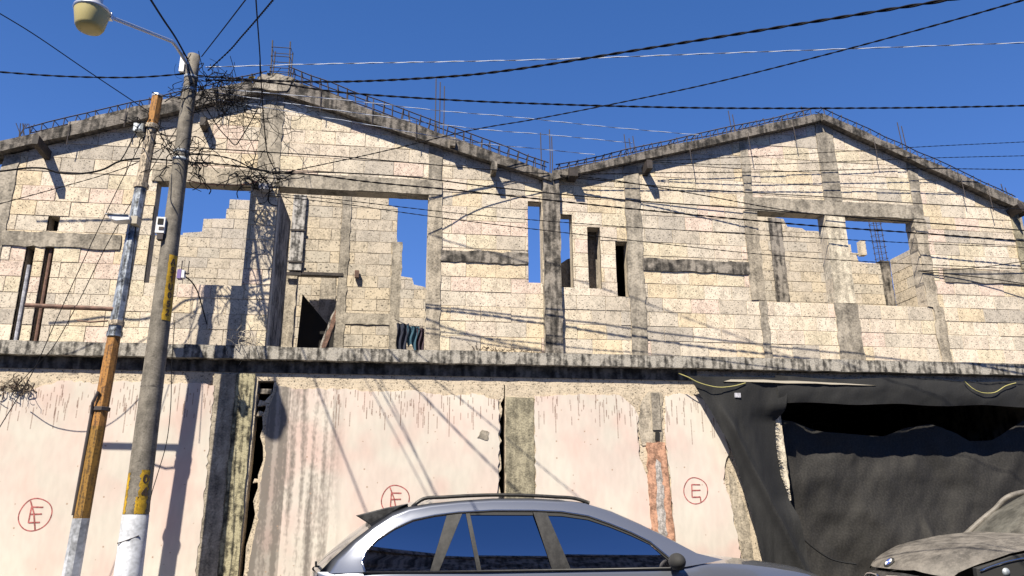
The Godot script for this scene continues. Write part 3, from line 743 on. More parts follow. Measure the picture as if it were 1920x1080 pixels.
# ------------------------------------------------------------------ poles, lamp, boxes
func poles() -> void:
	var X := -2.70; var Z := 0.93
	var t := thing("utility_pole", "round concrete utility pole with white base and yellow number strip", "utility pole", "", Vector3(X, 0, Z))
	var R := func(y): return 0.142 - 0.0098 * y
	var prof := []
	for i in 20: prof.append([R.call(1.6 + i * 0.286), 1.6 + i * 0.286])
	prof.append([0.0, 7.034])
	var st := begin(true); lathe(st, Vector3.ZERO, prof, 28); st.index(); fin("shaft", st, M.pole, t)
	st = begin(true); lathe(st, Vector3.ZERO, [[R.call(0.0) + 0.003, 0.0], [R.call(0.8) + 0.003, 0.8], [R.call(1.6) + 0.003, 1.6], [R.call(1.6), 1.604]], 28); st.index(); fin("painted_base", st, M.white_paint, t)
	# worn yellow paint, flaked into patches, and the tall number strip
	var patch := func(a0: float, a1: float, y0: float, y1: float, called: String, m: Material, off: float, rag: float):
		var s := begin(true)
		var n := 12; var k := 14
		for i in n:
			for j in k:
				var q := []
				for c in [[0, 0], [1, 0], [1, 1], [0, 1]]:
					var u := float(i + c[0]) / n; var v := float(j + c[1]) / k
					var a := lerpf(a0, a1, u)
					if (i + c[0]) % n == 0: a += rag * sin((j + c[1]) * 2.3 + a0 * 7.0)
					var y := lerpf(y0, y1, v)
					if (j + c[1]) % k == 0: y += rag * 0.25 * sin((i + c[0]) * 3.1)
					var r: float = R.call(y) + off
					q.append(Vector3(sin(a) * r, y, cos(a) * r))
				quad(s, q[0], q[1], q[2], q[3])
		s.index()
		fin(called, s, m, t)
	patch.call(0.30, 1.05, 1.61, 2.05, "yellow_paint", M.yellow, 0.003, 0.09)
	patch.call(-0.95, -0.62, 1.61, 2.02, "yellow_paint", M.yellow, 0.003, 0.07)
	patch.call(0.15, 0.30, 1.61, 1.78, "yellow_paint", M.yellow, 0.003, 0.05)
	patch.call(0.36, 1.55, 3.66, 4.42, "number_strip", M.yellow, 0.004, 0.03)
	var font := SystemFont.new(); font.font_names = PackedStringArray(["Droid Sans"]); font.font_weight = 700
	var txt := "A51U052"
	for i in txt.length():
		var tm := TextMesh.new(); tm.font = font; tm.text = txt[i]; tm.font_size = 24; tm.pixel_size = 0.0042; tm.depth = 0.004
		var y := 4.34 - i * 0.098
		var a := 0.88
		var r: float = R.call(y) + 0.004
		var o := put("number", tm, M.ink, t, Vector3(sin(a) * r, y, cos(a) * r))
		o.rotation.y = a
	for i in 2:
		var tm := TextMesh.new(); tm.font = font; tm.text = ["0", "4", "8"][i]; tm.font_size = 24; tm.pixel_size = 0.0052; tm.depth = 0.004
		var y := 1.96 - i * 0.13
		var r: float = R.call(y) + 0.004
		var o := put("number", tm, M.ink, t, Vector3(sin(0.72) * r, y, cos(0.72) * r)); o.rotation.y = 0.72
	for y in [5.62, 5.72, 6.55, 6.72]:
		st = begin(true); lathe(st, Vector3(0, y, 0), [[R.call(y) + 0.001, -0.02], [R.call(y) + 0.006, -0.018], [R.call(y) + 0.006, 0.018], [R.call(y) + 0.001, 0.02]], 24); st.index(); fin("steel_band", st, M.galv, t)
	st = begin(true); lathe(st, Vector3(0, 2.93, 0), [[R.call(2.93) + 0.002, -0.006], [R.call(2.93) + 0.003, 0.006]], 24); st.index(); fin("wire_band", st, M.conc_dark, t)
	st = begin(); tube(st, [Vector3(-0.13, 1.33, 0.03), Vector3(-0.11, 1.325, 0.10), Vector3(0.0, 1.36, 0.137), Vector3(0.09, 1.40, 0.105)], 0.005, 5); fin("scratch_wire", st, M.rebar, t)
	st = begin(); box(st, Vector3(-0.14, 6.78, -0.02), Vector3(-0.085, 6.98, 0.05)); fin("insulator", st, M.white_clean, t)
	# street lamp on its bent arm
	var A := Vector3(X - 0.05, 6.88, Z + 0.06); var B := Vector3(-2.84, 6.98, 1.28); var L := Vector3(-3.13, 6.50, 2.42)
	t = thing("street_lamp", "street lamp with a cream bowl at the end of a thin bent arm", "street lamp")
	st = begin(true); tube(st, [A, B.lerp(A, 0.2), B.lerp(L, 0.03), L], 0.021, 10); st.index(); fin("arm", st, M.alu, t)
	st = begin(true); lathe(st, L + Vector3(-0.115, 0, 0.08), [[0.0, -0.235], [0.07, -0.235], [0.115, -0.225], [0.135, -0.19], [0.158, -0.06], [0.165, -0.02]], 28); st.index(); fin("bowl", st, M.lamp_bowl, t)
	st = begin(true); lathe(st, L + Vector3(-0.115, 0, 0.08), [[0.165, -0.025], [0.176, -0.015], [0.172, 0.005], [0.13, 0.03], [0.088, 0.06], [0.082, 0.10], [0.08, 0.27], [0.06, 0.30], [0.0, 0.30]], 28); st.index(); fin("housing", st, M.alu, t)
	st = begin(); box(st, Vector3(-0.03, -0.04, -0.03), Vector3(0.05, 0.025, 0.03)); fin("clamp", st, M.alu, t, L)
	# rusty steel post
	var px := -3.27; var pz := 0.95; var ln := Vector2(0.034, 0.0)
	t = thing("steel_post", "leaning octagonal steel post, white at the foot, rusty orange, then galvanised", "post", "", Vector3(px, 0, pz))
	for s in [["painted_base", 0.0, 1.57, 0.090, 0.080, M.white_paint], ["lower_shaft", 1.57, 2.5, 0.079, 0.074, M.rust_olive], ["middle_shaft", 2.5, 3.50, 0.074, 0.066, M.rust], ["upper_shaft", 3.50, 5.26, 0.072, 0.066, M.galv], ["worn_shaft", 5.26, 6.02, 0.064, 0.062, M.galv_rust], ["top_shaft", 6.02, 6.42, 0.060, 0.060, M.rust]]:
		st = begin(); lathe(st, Vector3.ZERO, [[s[3], s[1]], [s[4], s[2]]], 8, ln, PI / 8); fin(s[0], st, s[5], t)
	for y in [3.50, 3.62, 5.26, 6.02]:
		st = begin(); lathe(st, Vector3.ZERO, [[0.070, y - 0.03], [0.081, y - 0.028], [0.081, y + 0.028], [0.066, y + 0.03]], 8, ln, PI / 8); fin("collar", st, M.galv_rust if y > 3.55 else M.galv, t)
	st = begin(); lathe(st, Vector3.ZERO, [[0.062, 6.42], [0.064, 6.425], [0.064, 6.45], [0.0, 6.455]], 8, ln, PI / 8); fin("cap", st, M.alu, t)
	st = begin(); tube(st, [Vector3(0.07, 2.86, 0.085), Vector3(0.03, 2.74, 0.085), Vector3(0.02, 2.62, 0.05), Vector3(-0.015, 1.6, 0.04)], 0.016, 6); fin("conduit", st, M.rebar, t)
	st = begin(); lathe(st, Vector3.ZERO, [[0.080, 2.66], [0.090, 2.665], [0.090, 2.70], [0.080, 2.705]], 8, ln, PI / 8); fin("strap", st, M.rebar, t)
	st = begin(); tube(st, [Vector3(-0.82, 3.79, 0.03), Vector3(0.10, 3.775, 0.03)], 0.024, 10); fin("cross_pipe", st, M.rust_brown, t)
	st = begin(); tube(st, [Vector3(-0.26, 3.63, 0.06), Vector3(-0.12, 3.61, 0.08), Vector3(0.06, 3.63, 0.08)], 0.010, 6); fin("bracket", st, M.rust_brown, t)
	st = begin(); box(st, Vector3(0.03, 5.92, -0.09), Vector3(0.14, 6.02, 0.09)); fin("clamp", st, M.galv, t)
	# floodlight, meter and antenna box
	t = thing("floodlight", "white floodlight pointing left from the galvanised part of the steel post", "floodlight", "", Vector3(-3.12, 4.80, 1.08))
	st = begin(); prism(st, P([-0.22, 0.025, 0.02, 0.02, 0.02, -0.03, -0.12, -0.05, -0.19, -0.03]), -0.06, 0.06, 0.006); fin("housing", st, M.white_clean, t)
	st = begin(); prism(st, P([-0.235, 0.03, 0.0, 0.03, 0.0, 0.022, -0.235, 0.022]), -0.075, 0.075); fin("visor", st, M.galv, t)
	st = begin(); box(st, Vector3(0.02, -0.06, -0.10), Vector3(0.09, 0.03, 0.03)); fin("mount", st, M.straw, t)
	t = thing("electric_meter", "small white and black meter box on the left of the concrete pole", "meter", "", Vector3(-2.79, 4.66, 1.03))
	st = begin(); box(st, Vector3(-0.05, 0.0, -0.07), Vector3(0.045, 0.19, 0.03)); fin("case", st, M.white_clean, t)
	st = begin(); box(st, Vector3(-0.032, 0.10, 0.031), Vector3(0.028, 0.17, 0.036)); fin("window", st, M.black, t)
	st = begin(); box(st, Vector3(-0.012, 0.035, 0.031), Vector3(0.04, 0.07, 0.037)); fin("cover", st, M.rebar, t)
	st = begin(); box(st, Vector3(-0.025, -0.075, -0.05), Vector3(0.04, -0.001, 0.025)); fin("breaker", st, M.rebar, t)
	t = thing("antenna_box", "small violet and white box with two aerials beside the yellow strip", "antenna", "", Vector3(-2.535, 4.17, 0.96))
	var violet := mat(Color(0.16, 0.11, 0.30), 0.5)
	st = begin(); box(st, Vector3(-0.03, -0.02, -0.04), Vector3(0.012, 0.085, 0.04)); fin("case", st, violet, t)
	st = begin(); box(st, Vector3(0.013, -0.01, -0.035), Vector3(0.045, 0.08, 0.035)); fin("cover", st, M.white_clean, t)
	for x in [0.0, 0.075]:
		st = begin(); tube(st, [Vector3(x, 0.05, 0), Vector3(x, 0.20, 0)], 0.006, 6); fin("aerial", st, M.rebar, t)
	st = begin(); tube(st, [Vector3(0.03, 0.05, 0), Vector3(0.09, 0.05, 0)], 0.010, 6); fin("bracket", st, M.rebar, t)

const WIRES := [
	["power_cable", "thick twisted black cable running left from the pole top across the sky", 0.0104, 0, 1, [-5.270,6.602,1.000, -4.819,6.602,0.980, -4.125,6.613,0.960, -3.359,6.673,0.940, -2.758,6.780,0.930]],
	["power_cable", "thick twisted black cable rising from the pole top to the upper right corner", 0.0112, 0, 1, [-2.619,6.761,0.930, -1.650,6.307,1.700, -0.754,5.942,2.400, 0.221,5.645,3.100, 0.879,5.470,3.600, 1.858,5.307,4.300, 2.507,5.119,4.900, 3.156,4.934,5.500, 3.539,4.737,6.000]],
	["service_wire", "thin pale wire, topmost of those crossing the sky to the right edge", 0.0066, 1, 1, [-2.550,6.886,0.930, -1.159,6.940,1.100, 1.430,6.900,1.600, 3.891,6.827,2.200, 6.826,6.684,3.000, 7.273,6.678,3.100]],
	["power_cable", "dark cable rising steeply from the pole top behind the lamp arm", 0.0112, 0, 0, [-2.766,6.972,0.930, -2.712,6.827,1.600, -2.630,6.593,2.300, -2.516,6.321,3.000, -2.307,5.866,4.000]],
	["service_wire", "thin black wire descending from the left edge to the rusty post", 0.0055, 0, 0, [-4.191,6.402,2.600, -3.971,6.440,2.100, -3.662,6.409,1.500, -3.276,6.291,1.050, -3.058,6.176,0.970]],
	["service_wire", "thin wire going up right from the pole top, left of a thicker cable", 0.0066, 0, 0, [-2.609,7.031,0.930, -2.039,6.614,2.200, -1.555,6.120,3.400, -1.166,5.557,4.500]],
	["power_cable", "kinked black cable going up right from the pole top in front of the peak", 0.0088, 0, 1, [-2.514,6.844,0.930, -2.115,6.718,1.600, -1.854,6.512,2.200, -1.535,6.189,3.000, -1.186,5.711,4.000, -0.874,5.174,5.000]],
	["drop_wire", "near vertical black wire hanging down across the left gable peak", 0.0064, 0, 0, [-1.297,5.703,4.200, -1.438,5.961,3.400, -1.601,6.207,2.400, -1.682,6.183,1.800, -1.723,5.936,1.200, -1.701,5.724,1.000, -1.604,5.554,0.900]],
	["service_wire", "beaded thin black wire crossing the sky diagonally to the upper right corner", 0.0064, 0, 1, [3.679,4.533,6.300, 3.543,4.753,5.700, 3.144,4.983,4.900, 2.532,5.159,4.100, 1.874,5.310,3.400, 1.192,5.369,2.900, 0.586,5.413,2.500, -0.425,5.478,1.700, -1.467,5.562,0.900]],
	["power_cable", "thick twisted black cable passing just above the right gable peak", 0.0112, 0, 1, [-2.532,6.709,0.930, -1.731,6.521,1.300, -0.833,6.308,1.550, 0.397,6.207,1.720, 1.391,6.198,1.780, 2.660,6.211,1.850, 3.972,6.259,1.900, 6.011,6.360,2.000, 7.547,6.448,2.100, 8.235,6.521,2.100]],
	["service_wire", "pale thin wire sagging over the roof valley, highest of three", 0.0055, 1, 1, [-2.459,6.604,0.930, -0.904,6.636,0.800, 0.316,6.685,0.600, 1.329,6.746,0.450, 2.718,6.797,0.250, 4.110,6.844,0.100]],
	["service_wire", "pale thin wire sagging over the roof valley, middle of three", 0.0055, 1, 1, [-2.454,6.553,0.930, -0.905,6.533,0.700, 0.752,6.538,0.450, 1.793,6.592,0.300, 3.103,6.650,0.100]],
	["service_wire", "pale thin wire sagging over the roof valley, lowest of three", 0.0055, 1, 1, [-2.444,6.459,0.930, -0.903,6.431,0.650, 0.763,6.385,0.350, 1.659,6.423,0.200, 2.550,6.432,0.100]],
	["service_wire", "thin dark wire above the thick bundle, running from junction to right edge", 0.0077, 0, 0, [-1.653,5.551,0.900, -0.836,5.576,0.920, 0.064,5.552,0.950, 0.852,5.490,0.950, 1.791,5.435,0.950, 2.876,5.372,1.000, 4.267,5.322,1.050, 6.141,5.243,1.100, 8.041,5.147,1.200, 8.665,5.117,1.200]],
	["power_cable", "thick twisted dark bundle running from the junction across the facade to the right", 0.0104, 0, 1, [-1.651,5.530,0.900, -1.215,5.542,0.900, -0.450,5.481,0.900, 0.525,5.428,0.920, 1.519,5.356,0.950, 2.870,5.256,1.000, 4.972,5.138,1.050, 6.567,5.078,1.100, 8.009,4.997,1.200, 8.633,4.980,1.200]],
	["service_wire", "thin wire from the pole sagging across the left gable to the roof valley", 0.0066, 0, 0, [-2.639,5.796,0.930, -1.871,5.829,0.850, -0.870,5.893,0.700, 0.061,5.958,0.500, 0.771,6.026,0.300, 1.892,6.089,0.120]],
	["service_wire", "wire leaving the roof valley and crossing above the right windows", 0.0077, 0, 1, [2.042,6.082,0.120, 2.790,6.032,0.150, 3.927,5.882,0.180, 5.154,5.696,0.220, 5.933,5.627,0.250, 7.220,5.574,0.280, 8.892,5.523,0.300, 9.588,5.514,0.300]],
	["service_wire", "second wire from the roof valley dropping gently over the right wall", 0.0066, 0, 0, [2.079,6.060,0.120, 3.556,5.979,0.150, 4.880,5.942,0.180, 5.995,5.925,0.210, 7.630,5.879,0.250, 8.984,5.870,0.280, 9.669,5.864,0.300]],
	["service_wire", "thin wire rising right from the dark purlin stub, uppermost of three", 0.0055, 0, 1, [3.385,6.361,0.150, 4.783,6.510,0.160, 6.279,6.681,0.180, 7.750,6.853,0.200, 9.279,7.015,0.220, 10.012,7.099,0.240]],
	["service_wire", "thin wire level across the right gable, middle of three", 0.0055, 0, 1, [3.384,6.344,0.150, 4.771,6.384,0.160, 6.427,6.535,0.180, 7.716,6.658,0.200, 9.229,6.779,0.220, 9.950,6.833,0.240]],
	["service_wire", "thin wire level across the right gable, lowest of three", 0.0066, 0, 1, [2.268,6.104,0.120, 3.495,6.192,0.140, 5.168,6.299,0.160, 7.251,6.456,0.200, 9.160,6.535,0.240, 9.870,6.569,0.260]],
	["service_wire", "dashed looking wire across the tall doorway, upper of two", 0.0055, 0, 1, [-1.692,5.272,0.900, -0.818,5.229,0.900, -0.052,5.173,0.900, 0.726,5.114,0.920, 2.188,5.048,0.950, 4.259,4.992,1.000, 6.581,4.956,1.050, 8.084,4.946,1.100, 8.717,4.943,1.100]],
	["service_wire", "dashed looking wire across the tall doorway, lower of two", 0.0055, 0, 1, [-1.690,5.244,0.900, -0.816,5.181,0.900, -0.050,5.103,0.900, 0.727,5.023,0.920, 2.183,4.900,0.950, 4.235,4.740,1.000, 5.663,4.686,1.020, 7.292,4.663,1.050, 8.647,4.641,1.100]],
	["service_wire", "black wire fixed beside the right window rising to the right edge", 0.0064, 0, 0, [7.303,4.925,0.030, 7.782,4.954,0.050, 8.368,5.016,0.080, 8.959,5.109,0.120, 9.646,5.208,0.160]],
	["service_wire", "black wire fixed beside the right window falling to the right edge", 0.0066, 0, 0, [7.303,4.925,0.030, 7.938,4.879,0.050, 8.417,4.831,0.080, 8.885,4.764,0.120, 9.525,4.686,0.160]],
	["power_cable", "thick sagging black cable from the left edge to the rusty post", 0.0104, 0, 0, [-4.923,5.296,1.000, -4.597,5.335,1.000, -4.326,5.391,1.000, -4.129,5.397,1.000, -4.014,5.362,0.990, -3.846,5.356,0.980, -3.681,5.384,0.970, -3.519,5.445,0.960, -3.363,5.561,0.950, -3.133,5.610,0.950]],
	["service_wire", "beaded thin wire climbing from the left edge to the concrete pole", 0.0055, 0, 1, [-4.683,4.831,1.100, -4.479,4.905,1.100, -3.930,5.149,1.050, -3.466,5.370,1.000, -3.150,5.558,0.970, -2.782,5.885,0.930]],
	["service_wire", "short dark cable slanting down left from the rusty post top", 0.0072, 0, 0, [-3.152,6.102,0.950, -3.236,5.846,1.000, -3.292,5.585,1.050, -3.339,5.495,1.050]],
	["guy_wire", "thin wire slanting from the rusty post to the lower left edge", 0.0044, 0, 0, [-3.051,6.166,0.950, -3.286,5.320,1.000, -3.516,4.416,1.050, -3.688,3.666,1.100, -3.831,3.020,1.150, -4.023,2.464,1.200, -4.157,2.095,1.200]],
	["guy_wire", "thin wire slanting from the pole to the debris under the ledge", 0.0044, 0, 0, [-2.773,6.076,0.930, -3.086,5.343,0.900, -3.388,4.619,0.850, -3.642,3.942,0.750, -3.903,3.416,0.600, -4.210,3.131,0.400, -4.402,3.020,0.200]],
	["service_wire", "cable drooping from the pole top in front of the left gable roof", 0.0064, 0, 0, [-2.495,6.346,0.930, -2.321,6.087,0.900, -2.195,5.965,0.850, -2.127,5.898,0.850, -2.071,5.973,0.850, -1.927,6.388,0.800, -1.843,6.692,0.800]],
	["power_cable", "upper cable of the bundle between the pole and the wall junction", 0.0088, 0, 1, [-2.640,5.699,0.930, -2.346,5.725,0.900, -2.101,5.687,0.880, -1.908,5.601,0.880, -1.684,5.556,0.900]],
	["power_cable", "lower cable of the bundle between the pole and the wall junction", 0.0096, 0, 1, [-3.133,5.610,0.950, -2.928,5.614,0.940, -2.661,5.607,0.930, -2.335,5.614,0.900, -2.032,5.607,0.880, -1.683,5.542,0.900]],
	["service_wire", "reddish cable stretched below the lintel beside the concrete pole", 0.0072, 2, 0, [-2.593,5.372,0.930, -2.485,5.439,0.700, -2.312,5.560,0.400, -2.036,5.686,0.200, -1.856,5.823,0.150]],
	["service_wire", "cable looping under the junction box on the pier", 0.0072, 0, 0, [-1.957,5.734,0.300, -1.749,5.709,0.350, -1.579,5.652,0.500, -1.465,5.611,0.700, -1.341,5.548,0.900]],
	["device_cable", "black cable bending down from the antenna box to the ledge", 0.008, 0, 0, [-2.528,4.216,0.900, -2.489,4.207,0.700, -2.459,4.143,0.500, -2.432,4.014,0.350, -2.397,3.826,0.150]],
	["service_wire", "thin wire hanging down the right side of the concrete pole", 0.0044, 0, 0, [-2.547,3.683,0.930, -2.526,3.202,0.930, -2.484,2.736,0.930, -2.482,2.339,0.930, -2.529,2.006,0.950, -2.552,1.788,1.000, -2.549,1.629,1.000]],
	["service_wire", "thin wire running from the rusty post down to the pole foot", 0.0044, 0, 0, [-3.148,5.588,0.950, -3.072,4.773,1.000, -3.039,3.888,1.020]],
	["garden_hose", "yellow hose drooping from the ledge above the black net", 0.0066, 3, 0, [3.539,3.335,0.170, 3.654,3.283,0.200, 3.808,3.209,0.200, 4.043,3.158,0.200, 4.264,3.176,0.200, 4.446,3.224,0.180]],
	["garden_hose", "yellow hose hanging under the ledge near the right edge", 0.006, 3, 0, [7.622,3.312,0.170, 7.692,3.213,0.200, 7.825,3.149,0.200, 8.027,3.152,0.200, 8.216,3.245,0.190, 8.406,3.296,0.170]],
]

func helix(pts: Array, r: float, pitch: float, ph: float) -> Array:
	var out: Array = []
	var d := 0.0
	for i in pts.size():
		if i > 0: d += pts[i].distance_to(pts[i - 1])
		var t: Vector3 = (pts[mini(i + 1, pts.size() - 1)] - pts[maxi(i - 1, 0)]).normalized()
		var s := t.cross(Vector3.UP).normalized(); var u := s.cross(t)
		var a := TAU * d / pitch + ph
		out.append(pts[i] + (s * cos(a) + u * sin(a)) * r)
	return out

func wires() -> void:
	for w in WIRES:
		var pts: Array = []
		for i in range(0, w[5].size(), 3): pts.append(Vector3(w[5][i], w[5][i + 1], w[5][i + 2]))
		var c := curve(pts, 0.035 if w[4] == 1 else 0.08)
		var m: Material = M.wire[w[3]]
		var grp := "" if w[0] == "garden_hose" else "overhead wires between the poles and the house"
		if w[4] == 0:
			var st := begin(true); tube(st, c, w[2], 6); st.index()
			tag(fin(w[0], st, m), w[1], "hose" if w[0] == "garden_hose" else "cable", grp)
		else:
			var t := thing(w[0], w[1], "cable", grp)
			for k in 2:
				var st := begin(true)
				tube(st, helix(c, w[2] * 0.55, 0.30 if w[2] > 0.01 else (0.5 if w[3] == 1 else 0.2), PI * k), w[2] * 0.6, 5)
				st.index()
				fin("strand", st, m if k == 0 or w[3] != 1 else mat(Color(0.10, 0.13, 0.22), 0.5), t)

func loops(n: int, c: Vector3, ext: Vector3, ln: float, r0: float, r1: float) -> SurfaceTool:
	var st := begin(true)
	for k in n:
		var p := c + Vector3(rng.randf_range(-1, 1) * ext.x, rng.randf_range(-1, 1) * ext.y, rng.randf_range(-1, 1) * ext.z)
		var d := Vector3(rng.randfn(), rng.randfn() * 0.7, rng.randfn() * 0.6).normalized()
		var pts: Array = [p]
		for q in 5:
			d = (d + Vector3(rng.randfn(), rng.randfn() - 0.15, rng.randfn()) * 0.55).normalized()
			p = p + d * ln * rng.randf_range(0.15, 0.32)
			pts.append(p)
		tube(st, curve(pts, 0.03), rng.randf_range(r0, r1), 4)
	st.index()
	return st

func tangles() -> void:
	var o := fin("wire_tangle", loops(105, Vector3(-2.40, 6.56, 0.93), Vector3(0.33, 0.15, 0.10), 0.36, 0.002, 0.006), M.wire[0])
	tag(o, "dense tangle of black wires bunched around the concrete pole top", "wires"); o.set_meta("kind", "stuff")
	o = fin("wire_tangle", loops(60, Vector3(-2.05, 6.42, 0.75), Vector3(0.38, 0.12, 0.15), 0.6, 0.002, 0.004), M.wire[0])
	tag(o, "looser loops of black wire in front of the left gable peak", "wires"); o.set_meta("kind", "stuff")
	o = fin("wire_tangle", loops(46, Vector3(-2.62, 5.60, 0.98), Vector3(0.22, 0.16, 0.10), 0.30, 0.003, 0.007), M.wire[0])
	tag(o, "knot of black wires on the concrete pole beside the window lintel", "wires"); o.set_meta("kind", "stuff")
	o = fin("wire_tangle", loops(50, Vector3(-1.85, 5.62, 0.55), Vector3(0.26, 0.09, 0.25), 0.34, 0.003, 0.007), M.wire[0])
	tag(o, "knot of black wires at the junction in front of the pier", "wires"); o.set_meta("kind", "stuff")
	o = fin("wire_tangle", loops(26, Vector3(-3.08, 5.95, 0.98), Vector3(0.12, 0.12, 0.08), 0.26, 0.003, 0.006), M.wire[0])
	tag(o, "few loose black wires wrapped round the steel post near its orange top", "wires"); o.set_meta("kind", "stuff")
	o = fin("twig_nest", loops(70, Vector3(-4.50, 3.05, 0.06), Vector3(0.20, 0.05, 0.03), 0.11, 0.002, 0.006), M.twig)
	tag(o, "clump of dry twigs stuck under the ledge at the left edge", "twigs"); o.set_meta("kind", "stuff")
	o = fin("dry_weeds", loops(34, Vector3(-1.92, 3.66, 0.06), Vector3(0.12, 0.07, 0.04), 0.26, 0.002, 0.004), M.straw)
	tag(o, "pale dry weeds sprouting on the ledge below the pier", "weeds"); o.set_meta("kind", "stuff")
	o = fin("dry_weeds", loops(60, Vector3(1.25, 3.60, 0.05), Vector3(0.42, 0.02, 0.04), 0.10, 0.002, 0.005), M.twig)
	tag(o, "dark dry weeds on the ledge left of the centre column", "weeds"); o.set_meta("kind", "stuff")
	var t := thing("junction_box", "small pale junction block on the pier where the wires meet", "junction box", "", Vector3(-1.90, 5.70, 0.03))
	var st := begin(); box(st, Vector3(-0.05, -0.05, -0.02), Vector3(0.10, 0.03, 0.10)); fin("case", st, M.pvc, t)
	st = begin(); box(st, Vector3(-0.14, -0.01, -0.02), Vector3(-0.06, 0.05, 0.12)); fin("bracket", st, M.steel_dark, t)

func doorway_things() -> void:
	var t := thing("door_board", "tall pale weathered board fixed upright above the small inner doorway", "board", "", Vector3(-1.83, 0, -2.66))
	var st := begin(); prism(st, P([-0.10, 5.42, 0.11, 5.42, 0.11, 6.75, -0.10, 6.75]), -0.02, 0.02, 0.004)
	fin("plank", st, M.wood_pale, t)
	for y in [5.55, 6.10]:
		st = begin(); box(st, Vector3(-0.11, y, 0.021), Vector3(0.13, y + 0.03, 0.035)); fin("batten", st, M.steel_dark, t)
	st = begin(); box(st, Vector3(-0.13, 5.32, 0.03), Vector3(0.12, 5.37, 0.07)); fin("hinge_bar", st, M.steel_dark, t)
	t = thing("doorway_shade_sheet", "black triangular sheet added for the deep shade in the small inner doorway", "tarpaulin")
	st = begin(); prism(st, P([-1.80, 3.6, -0.95, 3.6, -1.05, 4.30, -1.16, 4.50, -1.75, 5.18]), -3.25, -3.22); fin("sheet", st, M.black, t)  # black sheet added in place of the deep shade inside the doorway
	for k in 2:
		var pl := thing("leaning_plank", ["split grey plank leaning inside the small inner doorway", "darker thin plank leaning beside the split one"][k], "plank", "planks leaning in the inner doorway", Vector3(-1.36 + k * 0.03, 4.05, -2.95 + 0.05 * k))
		st = begin(); prism(st, ragged(P([-0.06, 0, 0.07 - 0.05 * k, 0, 0.05 - 0.05 * k, 1.15, -0.05, 1.22]), 0.1, 0.012), -0.012, 0.012)
		var o := fin("board", st, [M.wood, M.rust_brown][k], pl)
		o.rotation.z = -0.28
	# clothes on a line across the gap of the doorway
	var items := [["shirt", "dark navy shirt drying in the doorway, nearest the grey column", -0.04, 0.17, 0.42, M.cloth_navy], ["shirt", "teal blue shirt drying in the middle of the doorway line", 0.10, 0.17, 0.30, M.cloth_teal], ["trousers", "plum dark trousers drying at the right end of the doorway line", 0.21, 0.13, 0.36, M.cloth_plum]]
	for it in items:
		var y: float = 4.10 - 0.22 * (it[2] + 0.11)
		var c := thing(it[0] + "_on_line", it[1], "clothes", "washing hung across the doorway", Vector3(it[2], y, -0.6))
		var w: float = it[3]; var h: float = it[4]
		fin("cloth", sheet(func(u, v):
			var xx: float = (u - 0.5) * w * (1.0 - 0.25 * v)
			return Vector3(xx + 0.01 * sin(v * 7.0), -h * v * (1.0 - 0.15 * sin(u * 6.0)), 0.03 * sin(u * 14.0 + v * 3.0)), 14, 10), it[5], c)
	st = begin(); tube(st, curve([Vector3(-0.15, 4.14, -0.6), Vector3(0.05, 4.06, -0.6), Vector3(0.27, 4.03, -0.5)], 0.05), 0.005, 5)
	tag(fin("clothes_line", st, M.rebar), "sagging line that carries the washing in the doorway", "line")

# ------------------------------------------------------------------ cars
func half_w(y: float) -> float:
	if y > 1.05: return 0.958 - 0.205 * pow((y - 1.05) / 0.62, 1.25)
	return 0.958 + 0.012 * sin((1.05 - y) * 3.0)

func plan_w(u: float) -> float:
	var f := 1.0
	if u > 4.0: f -= 0.20 * pow((u - 4.0) / 0.87, 2.4)
	if u < 0.7: f -= 0.14 * pow((0.7 - u) / 0.7, 2.2)
	return f

func side_panel(p: PackedVector2Array, s: float, inset: float) -> SurfaceTool:
	var st := begin(true)
	var y := 1.0
	while y < 1.75:
		for piece in Geometry2D.intersect_polygons(p, rect(-1.0, y, 6.0, y + 0.05)):
			var ix := Geometry2D.triangulate_polygon(piece)
			for i in range(0, ix.size(), 3):
				var v: Array = []
				for k in 3:
					var q: Vector2 = piece[ix[i + k]]
					v.append(Vector3(q.x, q.y, s * (half_w(q.y) * plan_w(q.x) - inset)))
				tri(st, v[0], v[1], v[2])
		y += 0.05
	st.index()
	return st

func wheel(t: Node3D, at: Vector3, r: float, s: float) -> void:
	var w := begin(true)
	for i in 28:
		var a0 := TAU * i / 28; var a1 := TAU * (i + 1) / 28
		var pr := [[r * 0.62, 0.11], [r * 0.93, 0.12], [r, 0.08], [r, -0.08], [r * 0.93, -0.12], [r * 0.62, -0.11]]
		for k in 5:
			var f := func(a, q): return Vector3(cos(a) * q[0], sin(a) * q[0], q[1])
			quad(w, f.call(a0, pr[k]), f.call(a1, pr[k]), f.call(a1, pr[k + 1]), f.call(a0, pr[k + 1]))
	w.index()
	var o := fin("wheel", w, M.rubber, t, at)
	var rim := begin()
	for i in 10:
		var a := TAU * i / 10
		var d := Vector3(cos(a), sin(a), 0); var n := Vector3(-sin(a), cos(a), 0)
		quad(rim, d * 0.03 - n * 0.03 + Vector3(0, 0, s * 0.10), d * 0.03 + n * 0.03 + Vector3(0, 0, s * 0.10), d * r * 0.63 + n * 0.045 + Vector3(0, 0, s * 0.09), d * r * 0.63 - n * 0.045 + Vector3(0, 0, s * 0.09))
	fin("rim", rim, M.alu, o)

